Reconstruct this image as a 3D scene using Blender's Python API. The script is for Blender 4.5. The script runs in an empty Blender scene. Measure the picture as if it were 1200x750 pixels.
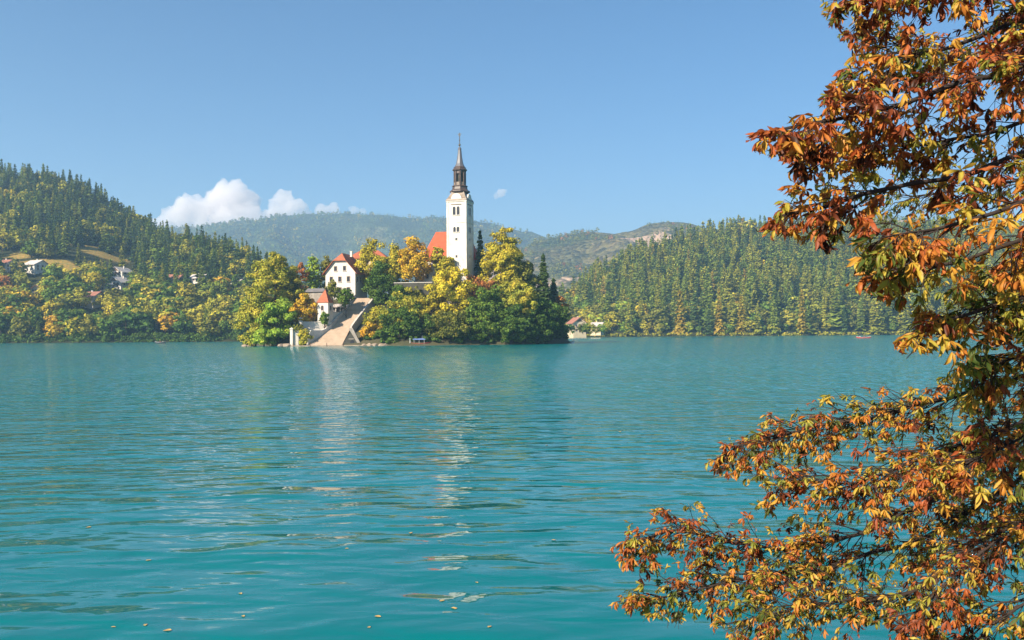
import bpy, bmesh, math, random
import numpy as np
from mathutils import Vector, Matrix, noise as mnoise

scene = bpy.context.scene
COL = scene.collection
R = math.radians

# ------------------------------------------------------------------ camera, sky, sun, exposure
FPX = 1040.0                                   # focal length in pixels of a 1200 px wide picture
EYE = Vector((0.0, 0.0, 4.0))
cam_data = bpy.data.cameras.new('camera')
cam_data.sensor_width = 36.0
cam_data.lens = 36.0 * FPX / 1200.0
cam_data.clip_start = 0.05
cam_data.clip_end = 60000.0
cam = bpy.data.objects.new('camera', cam_data)
COL.objects.link(cam)
CAM_ROT = (Matrix.Rotation(R(90.0 + 0.84), 3, 'X') @ Matrix.Rotation(R(-0.4), 3, 'Z'))
cam.matrix_world = Matrix.Translation(EYE) @ CAM_ROT.to_4x4()
scene.camera = cam

SUN_DIR = Vector((-0.62, -0.64, 0.52)).normalized()      # towards the sun
SUN_EL = math.asin(SUN_DIR.z)
SUN_ROT = math.atan2(SUN_DIR.x, SUN_DIR.y)

world = bpy.data.worlds.new('World')
scene.world = world
world.use_nodes = True
wn = world.node_tree.nodes
wl = world.node_tree.links
bg = wn['Background']
sky = wn.new('ShaderNodeTexSky')
sky.sky_type = 'NISHITA'
sky.sun_disc = False
sky.sun_elevation = SUN_EL
sky.sun_rotation = SUN_ROT
sky.altitude = 500.0
sky.air_density = 1.0
sky.dust_density = 0.15
sky.ozone_density = 3.0
hs = wn.new('ShaderNodeHueSaturation')
hs.inputs['Saturation'].default_value = 1.25
wl.new(sky.outputs['Color'], hs.inputs['Color'])
wl.new(hs.outputs['Color'], bg.inputs['Color'])
bg.inputs['Strength'].default_value = 0.054

sun_data = bpy.data.lights.new('sun', 'SUN')
sun_data.energy = 4.9
sun_data.angle = R(0.53)
sun_data.color = (1.0, 0.88, 0.71)
sun = bpy.data.objects.new('sun', sun_data)
sun.rotation_euler = SUN_DIR.to_track_quat('Z', 'Y').to_euler()
COL.objects.link(sun)

scene.view_settings.view_transform = 'Standard'
scene.view_settings.look = 'None'
scene.view_settings.exposure = 1.30
scene.view_settings.gamma = 1.0
scene.view_settings.use_curve_mapping = False
scene.render.engine = 'CYCLES'
scene.cycles.max_bounces = 10
scene.cycles.diffuse_bounces = 3
scene.cycles.glossy_bounces = 3
scene.cycles.transmission_bounces = 3
scene.cycles.volume_bounces = 8
scene.cycles.transparent_max_bounces = 10
scene.cycles.sample_clamp_indirect = 4.0
scene.cycles.use_denoising = True

# ------------------------------------------------------------------ helpers
def at(px, py, Y):
    """World point seen at photo pixel (px, py) at distance Y ahead."""
    d = CAM_ROT @ Vector(((px - 600.0) / FPX, (375.0 - py) / FPX, -1.0))
    return EYE + d * (Y / d.y)

CR = np.array(CAM_ROT)
def proj(P):
    """Photo pixels of an (n,3) array."""
    q = (np.asarray(P, float) - np.array(EYE)) @ CR
    w = np.maximum(-q[:, 2], 1e-6)
    return 600 + FPX * q[:, 0] / w, 375 - FPX * q[:, 1] / w

def lin(r, g, b):
    f = lambda c: (c / 255) / 12.92 if c / 255 <= 0.04045 else ((c / 255 + 0.055) / 1.055) ** 2.4
    return (f(r), f(g), f(b), 1.0)

def tag(o, label=None, cat=None, group=None, kind=None):
    if label: o['label'] = label
    if cat: o['category'] = cat
    if group: o['group'] = group
    if kind: o['kind'] = kind
    return o

def empty(name, loc, rz=0.0):
    o = bpy.data.objects.new(name, None)
    o.location = loc
    o.rotation_euler = (0, 0, rz)
    o.empty_display_size = 0.3
    COL.objects.link(o)
    return o

def link(name, me, mats=(), parent=None):
    o = bpy.data.objects.new(name, me)
    for m in mats:
        me.materials.append(m)
    COL.objects.link(o)
    if parent is not None:
        o.parent = parent
    return o

def np_mesh(name, V, F, mat_idx=None, smooth=False):
    """Mesh from a vertex array and an (n,k) face array."""
    V = np.asarray(V, np.float32); F = np.asarray(F, np.int32)
    n, k = F.shape
    me = bpy.data.meshes.new(name)
    me.vertices.add(len(V)); me.vertices.foreach_set('co', V.ravel())
    me.loops.add(n * k); me.loops.foreach_set('vertex_index', F.ravel())
    me.polygons.add(n)
    me.polygons.foreach_set('loop_start', np.arange(0, n * k, k, dtype=np.int32))
    if mat_idx is not None:
        me.polygons.foreach_set('material_index', np.asarray(mat_idx, np.int32))
    if smooth:
        me.polygons.foreach_set('use_smooth', np.ones(n, bool))
    me.update(calc_edges=True)
    me.validate()
    return me

class MB:
    """Collects boxes, prisms and tubes, then becomes ONE mesh object."""
    def __init__(s): s.v = []; s.f = []
    def add(s, vs, fs):
        b = len(s.v); s.v += [tuple(v) for v in vs]; s.f += [tuple(i + b for i in f) for f in fs]; return s
    def box(s, c, size, rz=0.0):
        hx, hy, hz = size[0] / 2, size[1] / 2, size[2] / 2
        M = Matrix.Rotation(rz, 3, 'Z')
        vs = [Vector(c) + M @ Vector((sx * hx, sy * hy, sz * hz)) for sz in (-1, 1) for sx, sy in ((-1, -1), (1, -1), (1, 1), (-1, 1))]
        return s.add(vs, [(3, 2, 1, 0), (4, 5, 6, 7), (0, 1, 5, 4), (1, 2, 6, 5), (2, 3, 7, 6), (3, 0, 4, 7)])
    def prism(s, pts, vec):
        """Extrude a planar polygon (list of points) along vec."""
        n = len(pts); a = [Vector(p) for p in pts]; b = [p + Vector(vec) for p in a]
        return s.add(a + b, [tuple(range(n - 1, -1, -1)), tuple(range(n, 2 * n))] + [(i, (i + 1) % n, n + (i + 1) % n, n + i) for i in range(n)])
    def tube(s, pts, rad, n=6, cap=True):
        pts = [Vector(p) for p in pts]; rings = []
        up = Vector((0.13, 0.21, 1)).normalized()
        for i, p in enumerate(pts):
            t = (pts[min(i + 1, len(pts) - 1)] - pts[max(i - 1, 0)]).normalized()
            a = t.cross(up)
            if a.length < 1e-3: a = t.cross(Vector((1, 0, 0)))
            a.normalize(); b = t.cross(a)
            r = rad[i] if hasattr(rad, '__len__') else rad
            rings.append([p + (a * math.cos(2 * math.pi * k / n) + b * math.sin(2 * math.pi * k / n)) * r for k in range(n)])
        vs = [v for ring in rings for v in ring]; fs = []
        for i in range(len(pts) - 1):
            for k in range(n):
                k2 = (k + 1) % n
                fs.append((i * n + k, i * n + k2, (i + 1) * n + k2, (i + 1) * n + k))
        if cap:
            fs.append(tuple(range(n - 1, -1, -1))); fs.append(tuple(range((len(pts) - 1) * n, len(pts) * n)))
        return s.add(vs, fs)
    def lathe(s, c, prof, n=16, rz=0.0, square=False):
        """prof: list of (radius, z); a square lathe has 4 sides."""
        if square: n = 4; rz += math.pi / 4
        vs = []; fs = []
        for r, z in prof:
            for k in range(n):
                a = rz + 2 * math.pi * k / n
                vs.append((c[0] + r * math.cos(a), c[1] + r * math.sin(a), c[2] + z))
        m = len(prof)
        for i in range(m - 1):
            for k in range(n):
                k2 = (k + 1) % n
                fs.append((i * n + k, i * n + k2, (i + 1) * n + k2, (i + 1) * n + k))
        fs.append(tuple(range(n - 1, -1, -1))); fs.append(tuple(range((m - 1) * n, m * n)))
        return s.add(vs, fs)
    def build(s, name, mat, parent=None, smooth=False):
        me = bpy.data.meshes.new(name)
        me.from_pydata(s.v, [], s.f); me.update()
        if smooth:
            for p in me.polygons: p.use_smooth = True
        return link(name, me, [mat], parent)

def sstep(a, b, x):
    t = np.clip((np.asarray(x, float) - a) / (b - a), 0, 1)
    return t * t * (3 - 2 * t)

def vnoise(x, y, seed=0):
    """2-D value noise in -1..1, vectorised."""
    xi = np.floor(x).astype(np.int64); yi = np.floor(y).astype(np.int64)
    xf = x - xi; yf = y - yi
    def h(a, b):
        n = (a * 374761393 + b * 668265263 + seed * 1442695041) & 0xffffffff
        n = ((n ^ (n >> 13)) * 1274126177) & 0xffffffff
        return ((n ^ (n >> 16)) & 0xffff) / 32767.5 - 1
    u = xf * xf * (3 - 2 * xf); v = yf * yf * (3 - 2 * yf)
    return (h(xi, yi) * (1 - u) + h(xi + 1, yi) * u) * (1 - v) + (h(xi, yi + 1) * (1 - u) + h(xi + 1, yi + 1) * u) * v

def fbm(x, y, seed=0, oct=5):
    s = 0; a = 1; t = 0
    for i in range(oct):
        s = s + a * vnoise(x * 2 ** i, y * 2 ** i, seed + i * 17); t += a; a *= 0.5
    return s / t

# ------------------------------------------------------------------ materials
def new_mat(name):
    m = bpy.data.materials.new(name); m.use_nodes = True
    nt = m.node_tree
    return m, nt, nt.nodes['Principled BSDF'], nt.nodes['Material Output']

def ramp(nt, fac, stops, interp='LINEAR'):
    r = nt.nodes.new('ShaderNodeValToRGB'); r.color_ramp.interpolation = interp
    e = r.color_ramp.elements
    while len(e) > 1: e.remove(e[-1])
    e[0].position, e[0].color = stops[0]
    for p, c in stops[1:]:
        n = e.new(p); n.color = c
    nt.links.new(fac, r.inputs['Fac'])
    return r.outputs['Color']

def noise_tex(nt, scale, detail=4, rough=0.6, coord='Object', vec=None):
    n = nt.nodes.new('ShaderNodeTexNoise')
    n.inputs['Scale'].default_value = scale; n.inputs['Detail'].default_value = detail; n.inputs['Roughness'].default_value = rough
    if vec is None:
        tc = nt.nodes.new('ShaderNodeTexCoord'); vec = tc.outputs[coord]
    nt.links.new(vec, n.inputs['Vector'])
    return n

def bump(nt, bsdf, height, strength=0.3, dist=0.05):
    b = nt.nodes.new('ShaderNodeBump'); b.inputs['Strength'].default_value = strength; b.inputs['Distance'].default_value = dist
    nt.links.new(height, b.inputs['Height']); nt.links.new(b.outputs['Normal'], bsdf.inputs['Normal'])

def surf(name, c1, c2=None, scale=0.6, rough=0.85, bmp=0.2, bscale=4.0, bdist=0.05, spec=0.3):
    """Weathered matt surface: two tones mixed by noise, light bump."""
    m, nt, b, out = new_mat(name)
    c2 = c2 or tuple(v * 0.75 for v in c1[:3]) + (1,)
    n = noise_tex(nt, scale, 6, 0.65)
    nt.links.new(ramp(nt, n.outputs['Fac'], [(0.32, c1), (0.7, c2)]), b.inputs['Base Color'])
    b.inputs['Roughness'].default_value = rough
    b.inputs['Specular IOR Level'].default_value = spec
    if bmp:
        n2 = noise_tex(nt, bscale, 5, 0.6); bump(nt, b, n2.outputs['Fac'], bmp, bdist)
    return m

def leaf_mat(name, cols, scale=0.25, transl=0.22, vary=0.4):
    """Foliage: hue drifts over the crown by noise, every leaf has its own brightness, light comes through."""
    m, nt, b, out = new_mat(name)
    nt.nodes.remove(b)
    tc = nt.nodes.new('ShaderNodeTexCoord'); oi = nt.nodes.new('ShaderNodeObjectInfo')
    geo = nt.nodes.new('ShaderNodeNewGeometry')
    off = nt.nodes.new('ShaderNodeVectorMath'); off.operation = 'MULTIPLY_ADD'
    off.inputs[1].default_value = (1, 1, 1)
    mul = nt.nodes.new('ShaderNodeMath'); mul.operation = 'MULTIPLY'; mul.inputs[1].default_value = 60.0
    nt.links.new(oi.outputs['Random'], mul.inputs[0])
    nt.links.new(tc.outputs['Object'], off.inputs[0]); nt.links.new(mul.outputs[0], off.inputs[2])
    n = noise_tex(nt, scale, 3, 0.55, vec=off.outputs[0])
    # noise + a little per-leaf jitter picks the colour
    j = nt.nodes.new('ShaderNodeMath'); j.operation = 'MULTIPLY_ADD'; j.inputs[1].default_value = 0.22
    nt.links.new(geo.outputs['Random Per Island'], j.inputs[0]); nt.links.new(n.outputs['Fac'], j.inputs[2])
    k = len(cols); stops = [(0.36 + 0.5 * i / max(k - 1, 1), cols[i]) for i in range(k)]
    c = ramp(nt, j.outputs[0], stops)
    hsv = nt.nodes.new('ShaderNodeHueSaturation')
    mr = nt.nodes.new('ShaderNodeMapRange'); mr.inputs['To Min'].default_value = 1 - vary; mr.inputs['To Max'].default_value = 1 + vary
    wn_ = nt.nodes.new('ShaderNodeTexWhiteNoise'); wn_.noise_dimensions = '1D'
    nt.links.new(geo.outputs['Random Per Island'], wn_.inputs['W']); nt.links.new(wn_.outputs['Value'], mr.inputs['Value'])
    nt.links.new(mr.outputs['Result'], hsv.inputs['Value']); nt.links.new(c, hsv.inputs['Color'])
    d = nt.nodes.new('ShaderNodeBsdfDiffuse'); t = nt.nodes.new('ShaderNodeBsdfTranslucent'); mx = nt.nodes.new('ShaderNodeMixShader')
    mx.inputs['Fac'].default_value = transl
    nt.links.new(hsv.outputs['Color'], d.inputs['Color']); nt.links.new(hsv.outputs['Color'], t.inputs['Color'])
    nt.links.new(d.outputs[0], mx.inputs[1]); nt.links.new(t.outputs[0], mx.inputs[2]); nt.links.new(mx.outputs[0], out.inputs['Surface'])
    return m

M = {}
M['bark'] = surf('bark', (0.09, 0.065, 0.045, 1), (0.045, 0.033, 0.025, 1), 3, 0.9, 0.6, 14)
M['plaster'] = surf('white_plaster', (0.70, 0.66, 0.59, 1), (0.50, 0.45, 0.39, 1), 0.35, 0.9, 0.1)
M['old_plaster'] = surf('old_white_plaster', (0.74, 0.70, 0.64, 1), (0.50, 0.45, 0.38, 1), 0.38, 0.9, 0.2)
M['ochre_plaster'] = surf('ochre_plaster', (0.62, 0.5, 0.33, 1), (0.5, 0.4, 0.26, 1), 0.4)
M['stone'] = surf('grey_stone', (0.36, 0.32, 0.27, 1), (0.2, 0.175, 0.15, 1), 0.9, 0.9, 0.5, 3)
M['dark_shade_stone'] = surf('dark_shade_stone', (0.075, 0.07, 0.055, 1), (0.035, 0.037, 0.028, 1), 0.9, 0.9, 0.5, 3)  # colour darkened to carry the tree shade on the retaining wall
M['rock'] = surf('shore_rock', (0.40, 0.31, 0.23, 1), (0.2, 0.15, 0.11, 1), 0.8, 0.9, 0.6, 2)
M['steps'] = surf('worn_steps', (0.50, 0.38, 0.28, 1), (0.37, 0.28, 0.20, 1), 0.5, 0.85, 0.3, 5)
M['parapet'] = surf('parapet_stone', (0.55, 0.50, 0.44, 1), (0.36, 0.32, 0.28, 1), 0.7, 0.9, 0.3)
M['glass'] = surf('dark_window', (0.025, 0.025, 0.03, 1), (0.015, 0.015, 0.02, 1), 1, 0.25, 0, spec=0.5)
M['frame'] = surf('window_frame', (0.42, 0.30, 0.24, 1), None, 1, 0.7, 0)
M['sill'] = surf('window_sill', (0.62, 0.58, 0.52, 1), None, 1, 0.8, 0)
M['wood'] = surf('brown_wood', (0.15, 0.085, 0.05, 1), (0.08, 0.045, 0.03, 1), 1.5, 0.7, 0.2)
M['copper'] = surf('brown_copper', (0.10, 0.058, 0.04, 1), (0.045, 0.034, 0.03, 1), 0.8, 0.5, 0.1, spec=0.5)
M['copper_light'] = surf('weathered_copper', (0.30, 0.22, 0.15, 1), (0.13, 0.10, 0.08, 1), 0.8, 0.5, 0.1, spec=0.5)
M['slate'] = surf('grey_slate', (0.13, 0.125, 0.14, 1), (0.075, 0.075, 0.085, 1), 0.9, 0.5, 0.1, spec=0.5)
M['gold'] = surf('gilded_metal', (0.12, 0.10, 0.07, 1), None, 1, 0.4, 0)

def tile_mat(name, c1, c2):
    m, nt, b, out = new_mat(name)
    n = noise_tex(nt, 0.7, 6, 0.7); n3 = noise_tex(nt, 7, 2, 0.5)
    mix = nt.nodes.new('ShaderNodeMath'); mix.operation = 'MULTIPLY_ADD'; mix.inputs[1].default_value = 0.35
    nt.links.new(n3.outputs['Fac'], mix.inputs[0]); nt.links.new(n.outputs['Fac'], mix.inputs[2])
    nt.links.new(ramp(nt, mix.outputs[0], [(0.45, c1), (0.9, c2)]), b.inputs['Base Color'])
    b.inputs['Roughness'].default_value = 0.8
    w = nt.nodes.new('ShaderNodeTexWave'); w.bands_direction = 'Z'; w.inputs['Scale'].default_value = 2.2
    tc = nt.nodes.new('ShaderNodeTexCoord'); nt.links.new(tc.outputs['Object'], w.inputs['Vector'])
    bump(nt, b, w.outputs['Fac'], 0.35, 0.05)
    return m
M['tile'] = tile_mat('red_tile', (0.46, 0.13, 0.055, 1), (0.27, 0.075, 0.035, 1))
M['tile_bright'] = tile_mat('bright_red_tile', (0.60, 0.10, 0.035, 1), (0.42, 0.07, 0.025, 1))
M['tile_old'] = tile_mat('faded_tile', (0.42, 0.17, 0.10, 1), (0.24, 0.10, 0.065, 1))
M['tile_grey'] = tile_mat('grey_tile', (0.22, 0.2, 0.2, 1), (0.12, 0.11, 0.11, 1))
M['tile_pale'] = tile_mat('pale_tile', (0.60, 0.53, 0.48, 1), (0.45, 0.39, 0.36, 1))
def paint(name, c, rough=0.5): return surf(name, c, tuple(v * 0.8 for v in c[:3]) + (1,), 1.2, rough, 0)
M['white_paint'] = paint('white_paint', (0.75, 0.75, 0.73, 1))
M['blue_cloth'] = paint('blue_canvas', (0.13, 0.2, 0.42, 1), 0.8)
M['red_paint'] = paint('red_paint', (0.42, 0.05, 0.04, 1))
M['dark_paint'] = paint('dark_paint', (0.03, 0.035, 0.05, 1))
M['skin'] = paint('skin', (0.5, 0.29, 0.2, 1), 0.6)
M['hair'] = paint('hair', (0.04, 0.025, 0.015, 1), 0.7)
M['shirt_white'] = paint('white_shirt', (0.7, 0.68, 0.66, 1), 0.8)
M['shirt_red'] = paint('red_shirt', (0.5, 0.08, 0.08, 1), 0.8)
M['shirt_blue'] = paint('blue_shirt', (0.08, 0.1, 0.2, 1), 0.8)

# foliage tones (real base colours)
def LC(*cs): return [tuple(min(v * 1.65, .85) for v in c) + (1,) for c in cs]
M['leaf_green'] = leaf_mat('leaf_green', LC((0.045, 0.08, 0.014), (0.075, 0.12, 0.018), (0.13, 0.155, 0.022)))
M['leaf_dark'] = leaf_mat('leaf_dark_green', LC((0.03, 0.058, 0.012), (0.052, 0.092, 0.017), (0.09, 0.125, 0.02)))
M['leaf_bright'] = leaf_mat('leaf_bright_green', LC((0.09, 0.17, 0.02), (0.15, 0.22, 0.025), (0.24, 0.25, 0.03)))
M['leaf_yellowgreen'] = leaf_mat('leaf_yellow_green', LC((0.10, 0.13, 0.02), (0.22, 0.21, 0.025), (0.34, 0.26, 0.03)))
M['leaf_yellow'] = leaf_mat('leaf_yellow', LC((0.17, 0.17, 0.018), (0.34, 0.28, 0.022), (0.46, 0.34, 0.028)))
M['leaf_gold'] = leaf_mat('leaf_gold', LC((0.12, 0.13, 0.018), (0.25, 0.215, 0.02), (0.35, 0.26, 0.024)))
M['leaf_orange'] = leaf_mat('leaf_orange', LC((0.19, 0.155, 0.018), (0.35, 0.225, 0.02), (0.41, 0.20, 0.022)))
M['leaf_rust'] = leaf_mat('leaf_rust', LC((0.13, 0.085, 0.025), (0.26, 0.11, 0.03), (0.30, 0.10, 0.03)))
M['leaf_olive'] = leaf_mat('leaf_olive', LC((0.055, 0.07, 0.018), (0.11, 0.115, 0.02), (0.19, 0.16, 0.025)))
M['needle_dark'] = leaf_mat('needle_dark', LC((0.024, 0.048, 0.016), (0.042, 0.07, 0.020), (0.072, 0.098, 0.022)), 0.15, 0.15)
M['needle_green'] = leaf_mat('needle_green', LC((0.062, 0.092, 0.017), (0.105, 0.135, 0.02), (0.155, 0.175, 0.024)), 0.15, 0.15)
M['needle_olive'] = leaf_mat('needle_olive', LC((0.09, 0.105, 0.016), (0.16, 0.165, 0.02), (0.24, 0.21, 0.026)), 0.15, 0.2)
M['needle_gold'] = leaf_mat('needle_gold', LC((0.13, 0.115, 0.022), (0.19, 0.145, 0.026), (0.24, 0.16, 0.032)), 0.15, 0.2)

# ------------------------------------------------------------------ terrain
def grid_obj(name, xs, ys, hfun, mat, kind='structure', smooth=True, attrs=None):
    X, Y = np.meshgrid(xs, ys)
    Z = hfun(X, Y)
    V = np.stack([X, Y, Z], -1).reshape(-1, 3)
    nx, ny = len(xs), len(ys)
    i = np.arange((nx - 1) * (ny - 1)); r, c = i // (nx - 1), i % (nx - 1)
    a = r * nx + c
    me = np_mesh(name, V, np.stack([a, a + 1, a + nx + 1, a + nx], -1), smooth=smooth)
    if attrs:
        for k, fn in attrs.items():
            at_ = me.attributes.new(k, 'FLOAT', 'POINT')
            at_.data.foreach_set('value', np.asarray(fn(X, Y), np.float32).ravel())
    return tag(link(name, me, [mat]), kind=kind)

def ridge_z(pts, Yr):
    """pts: crest (px,py) -> arrays of x/Y and crest height at distance Yr(px)."""
    u = []; z = []; yr = []
    for px, py in pts:
        Y = Yr(px); p = at(px, py, Y); u.append(p.x / Y); z.append(p.z); yr.append(Y)
    return np.array(u), np.array(z), np.array(yr)

# left hill: dense wood, ridge falling to the right behind the island
LU, LZ, LY = ridge_z([(-330, 219), (-120, 209), (-40, 212), (0, 215), (40, 217), (80, 224), (115, 242), (150, 266), (180, 284), (205, 297), (240, 298), (262, 303), (290, 313), (320, 328), (365, 362), (410, 385)],
                     lambda px: float(np.interp(px, [0, 150, 215, 300], [960, 930, 780, 740])))
LSHORE = lambda u: np.interp(u, [-0.9, -0.6, -0.3, -0.1], [520, 522, 535, 610])
def left_h(x, Y):
    u = x / np.maximum(Y, 1.0)
    zr = np.interp(u, LU, LZ); yr = np.interp(u, LU, LY); ys = LSHORE(u)
    t = (Y - ys) / (yr - ys)
    f = np.where(t < 1, np.clip(t, -1, 1), 1 - 0.6 * np.clip(t - 1, 0, 3))
    n = 5.0 * fbm(x / 60.0, Y / 60.0, 3, 4) * np.clip(t * 3, 0, 1)
    z = (zr + 4) * f * np.where(t < 0, 0.5, 1) + n + np.where(t > 0, 1.5 * np.clip(t * 60, 0, 1), 0)
    return np.maximum(z, -3.5)

# right hill
RU, RZ, RY = ridge_z([(600, 384), (640, 372), (665, 360), (690, 342), (720, 326), (750, 312), (790, 298), (830, 289), (860, 284), (900, 284), (960, 282), (1000, 279), (1060, 283), (1120, 280), (1200, 286), (1300, 292), (1500, 300)],
                     lambda px: float(np.interp(px, [600, 700, 800], [1000, 1080, 1130])))
RSHORE = lambda u: np.interp(u, [0.03, 0.1, 0.3, 0.6, 1.0], [775, 760, 770, 770, 720])
def right_h(x, Y):
    u = x / np.maximum(Y, 1.0)
    zr = np.interp(u, RU, RZ); yr = np.interp(u, RU, RY); ys = RSHORE(u)
    t = (Y - ys) / (yr - ys)
    f = np.where(t < 1, np.clip(t, -1, 1), 1 - 0.5 * np.clip(t - 1, 0, 3))
    n = 4.0 * fbm(x / 70.0, Y / 70.0, 9, 4) * np.clip(t * 3, 0, 1)
    z = (zr + 3) * f * np.where(t < 0, 0.5, 1) + n + np.where(t > 0, 1.2 * np.clip(t * 60, 0, 1), 0)
    return np.maximum(z, -3.5)

# island mound
ICX, ICY, IRX, IRY = -37.0, 341.0, 60.0, 42.5
def island_h(x, Y):
    wob = 1 + 0.05 * vnoise(np.asarray(x) / 9.0, np.asarray(Y) / 9.0, 5)
    r = np.sqrt(((x - ICX) / IRX) ** 2 + ((Y - ICY) / IRY) ** 2) * wob
    d = 1 - r
    z = np.where(d > 0, 0.5 * np.clip(d * 40, 0, 1) + 16.5 * np.clip(d / 0.72, 0, 1) ** 1.1, d * 30)
    # levelled terrace the white priory house stands on
    q = np.sqrt((np.asarray(x) + 62.5) ** 2 + (np.asarray(Y) - 339.0) ** 2)
    z = np.maximum(z, 17.0 - np.maximum(0, q - 12.5) * 1.3 - np.maximum(0, 329.5 - np.asarray(Y)) * 2.5)
    return np.maximum(z, -3.2)
def ground_at(x, Y):
    x = np.float64(x); Y = np.float64(Y)
    if (x - ICX) ** 2 / IRX ** 2 + (Y - ICY) ** 2 / IRY ** 2 < 1.1: return float(island_h(x, Y))
    return float(max(left_h(x, Y), right_h(x, Y)))
def ground_hit(px, py, y0=500.0, y1=1300.0):
    """First terrain point along the sight line through (px, py)."""
    Y = y0
    while Y < y1:
        p = at(px, py, Y)
        if max(float(left_h(np.float64(p.x), np.float64(Y))), float(right_h(np.float64(p.x), np.float64(Y)))) >= p.z: return Vector((p.x, Y, p.z))
        Y += 2.0
    return Vector((p.x, Y, p.z))

def clearing_field(spots):
    cs = []
    for px, py, w, h in spots:
        p = ground_hit(px, py); p2 = ground_hit(px, py - h / 2); p1 = ground_hit(px, py + h / 2)
        cs.append((p.x, p.y, w / 2 / FPX * p.y, max((p2.y - p1.y) / 2, 5.0)))
    def fn(X, Y):
        v = np.zeros_like(X, float)
        for cx, cy, rx, ry in cs:
            v = np.maximum(v, 1.25 - np.sqrt(((X - cx) / rx) ** 2 + ((Y - cy) / ry) ** 2))
        v = v + 0.22 * fbm(X / 14.0, Y / 14.0, 21, 3)
        return np.where(v > 0, v, 0)
    return fn
left_clear = clearing_field([(117, 297, 54, 8), (92, 291, 22, 6), (14, 300, 40, 7), (60, 306, 36, 6), (85, 314, 34, 8), (143, 302, 22, 12), (35, 309, 40, 8)])
right_clear = clearing_field([(661, 352, 16, 8), (672, 386, 20, 6), (700, 383, 18, 6)])

def hill_mat():
    m, nt, b, out = new_mat('wooded_hill_ground')
    n = noise_tex(nt, 0.08, 8, 0.65); n2 = noise_tex(nt, 0.6, 4, 0.6)
    forest = ramp(nt, n.outputs['Fac'], [(0.3, (0.02, 0.028, 0.010, 1)), (0.7, (0.05, 0.05, 0.018, 1))])
    mead = ramp(nt, n2.outputs['Fac'], [(0.3, (0.30, 0.17, 0.045, 1)), (0.42, (0.40, 0.24, 0.06, 1)), (0.55, (0.20, 0.17, 0.04, 1)), (0.7, (0.34, 0.25, 0.07, 1))])
    a = nt.nodes.new('ShaderNodeAttribute'); a.attribute_name = 'meadow'
    mr = nt.nodes.new('ShaderNodeMapRange'); mr.inputs['From Min'].default_value = 0.1; mr.inputs['From Max'].default_value = 0.3
    nt.links.new(a.outputs['Fac'], mr.inputs['Value'])
    mx = nt.nodes.new('ShaderNodeMix'); mx.data_type = 'RGBA'
    nt.links.new(mr.outputs['Result'], mx.inputs['Factor']); nt.links.new(forest, mx.inputs[6]); nt.links.new(mead, mx.inputs[7])
    nt.links.new(mx.outputs[2], b.inputs['Base Color']); b.inputs['Roughness'].default_value = 1.0; b.inputs['Specular IOR Level'].default_value = 0.1
    bump(nt, b, n2.outputs['Fac'], 0.6, 0.5)
    return m
M['hill'] = hill_mat()
grid_obj('left_hill', np.arange(-1100, 10, 8.0), np.arange(490, 1500, 8.0), left_h, M['hill'], attrs={'meadow': left_clear})
grid_obj('right_hill', np.arange(20, 1500, 8.0), np.arange(690, 1600, 8.0), right_h, M['hill'], attrs={'meadow': right_clear})
M['island_ground'] = surf('island_soil', (0.09, 0.075, 0.04, 1), (0.05, 0.055, 0.022, 1), 0.25, 1.0, 0.5, 2)
grid_obj('island_terrain', np.arange(-108, 36, 1.5), np.arange(290, 395, 1.5), island_h, M['island_ground'])

# far mountains
def mountain_mat(name, c_dark, c_mid, c_pale, c_rock, rock_at):
    m, nt, b, out = new_mat(name)
    tc = nt.nodes.new('ShaderNodeTexCoord'); vec = tc.outputs['Object']
    big = noise_tex(nt, 0.0022, 6, 0.62, vec=vec); mid = noise_tex(nt, 0.011, 5, 0.65, vec=vec); rock = noise_tex(nt, 0.0045, 5, 0.7, vec=vec)
    vor = nt.nodes.new('ShaderNodeTexVoronoi'); vor.inputs['Scale'].default_value = 0.09; nt.links.new(vec, vor.inputs['Vector'])
    add = nt.nodes.new('ShaderNodeMath'); add.operation = 'MULTIPLY_ADD'; add.inputs[1].default_value = 0.5
    nt.links.new(mid.outputs['Fac'], add.inputs[0]); nt.links.new(big.outputs['Fac'], add.inputs[2])
    c = ramp(nt, add.outputs[0], [(0.62, c_dark), (0.84, c_mid), (1.0, c_pale)])
    # every voronoi cell is a tree crown with its own tone
    hsv = nt.nodes.new('ShaderNodeHueSaturation'); mr = nt.nodes.new('ShaderNodeMapRange')
    mr.inputs['To Min'].default_value = 0.35; mr.inputs['To Max'].default_value = 1.7
    sep = nt.nodes.new('ShaderNodeSeparateColor'); nt.links.new(vor.outputs['Color'], sep.inputs[0]); nt.links.new(sep.outputs[0], mr.inputs['Value'])
    nt.links.new(mr.outputs['Result'], hsv.inputs['Value']); nt.links.new(c, hsv.inputs['Color'])
    rk = nt.nodes.new('ShaderNodeMapRange'); rk.inputs['From Min'].default_value = rock_at; rk.inputs['From Max'].default_value = rock_at + 0.05
    nt.links.new(rock.outputs['Fac'], rk.inputs['Value'])
    mx = nt.nodes.new('ShaderNodeMix'); mx.data_type = 'RGBA'; mx.inputs[7].default_value = c_rock
    nt.links.new(rk.outputs['Result'], mx.inputs['Factor']); nt.links.new(hsv.outputs['Color'], mx.inputs[6])
    nt.links.new(mx.outputs[2], b.inputs['Base Color']); b.inputs['Roughness'].default_value = 1.0; b.inputs['Specular IOR Level'].default_value = 0.05
    inv = nt.nodes.new('ShaderNodeMath'); inv.operation = 'SUBTRACT'; inv.inputs[0].default_value = 1.0; nt.links.new(vor.outputs['Distance'], inv.inputs[1])
    bump(nt, b, inv.outputs[0], 0.8, 9.0)
    return m
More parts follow.
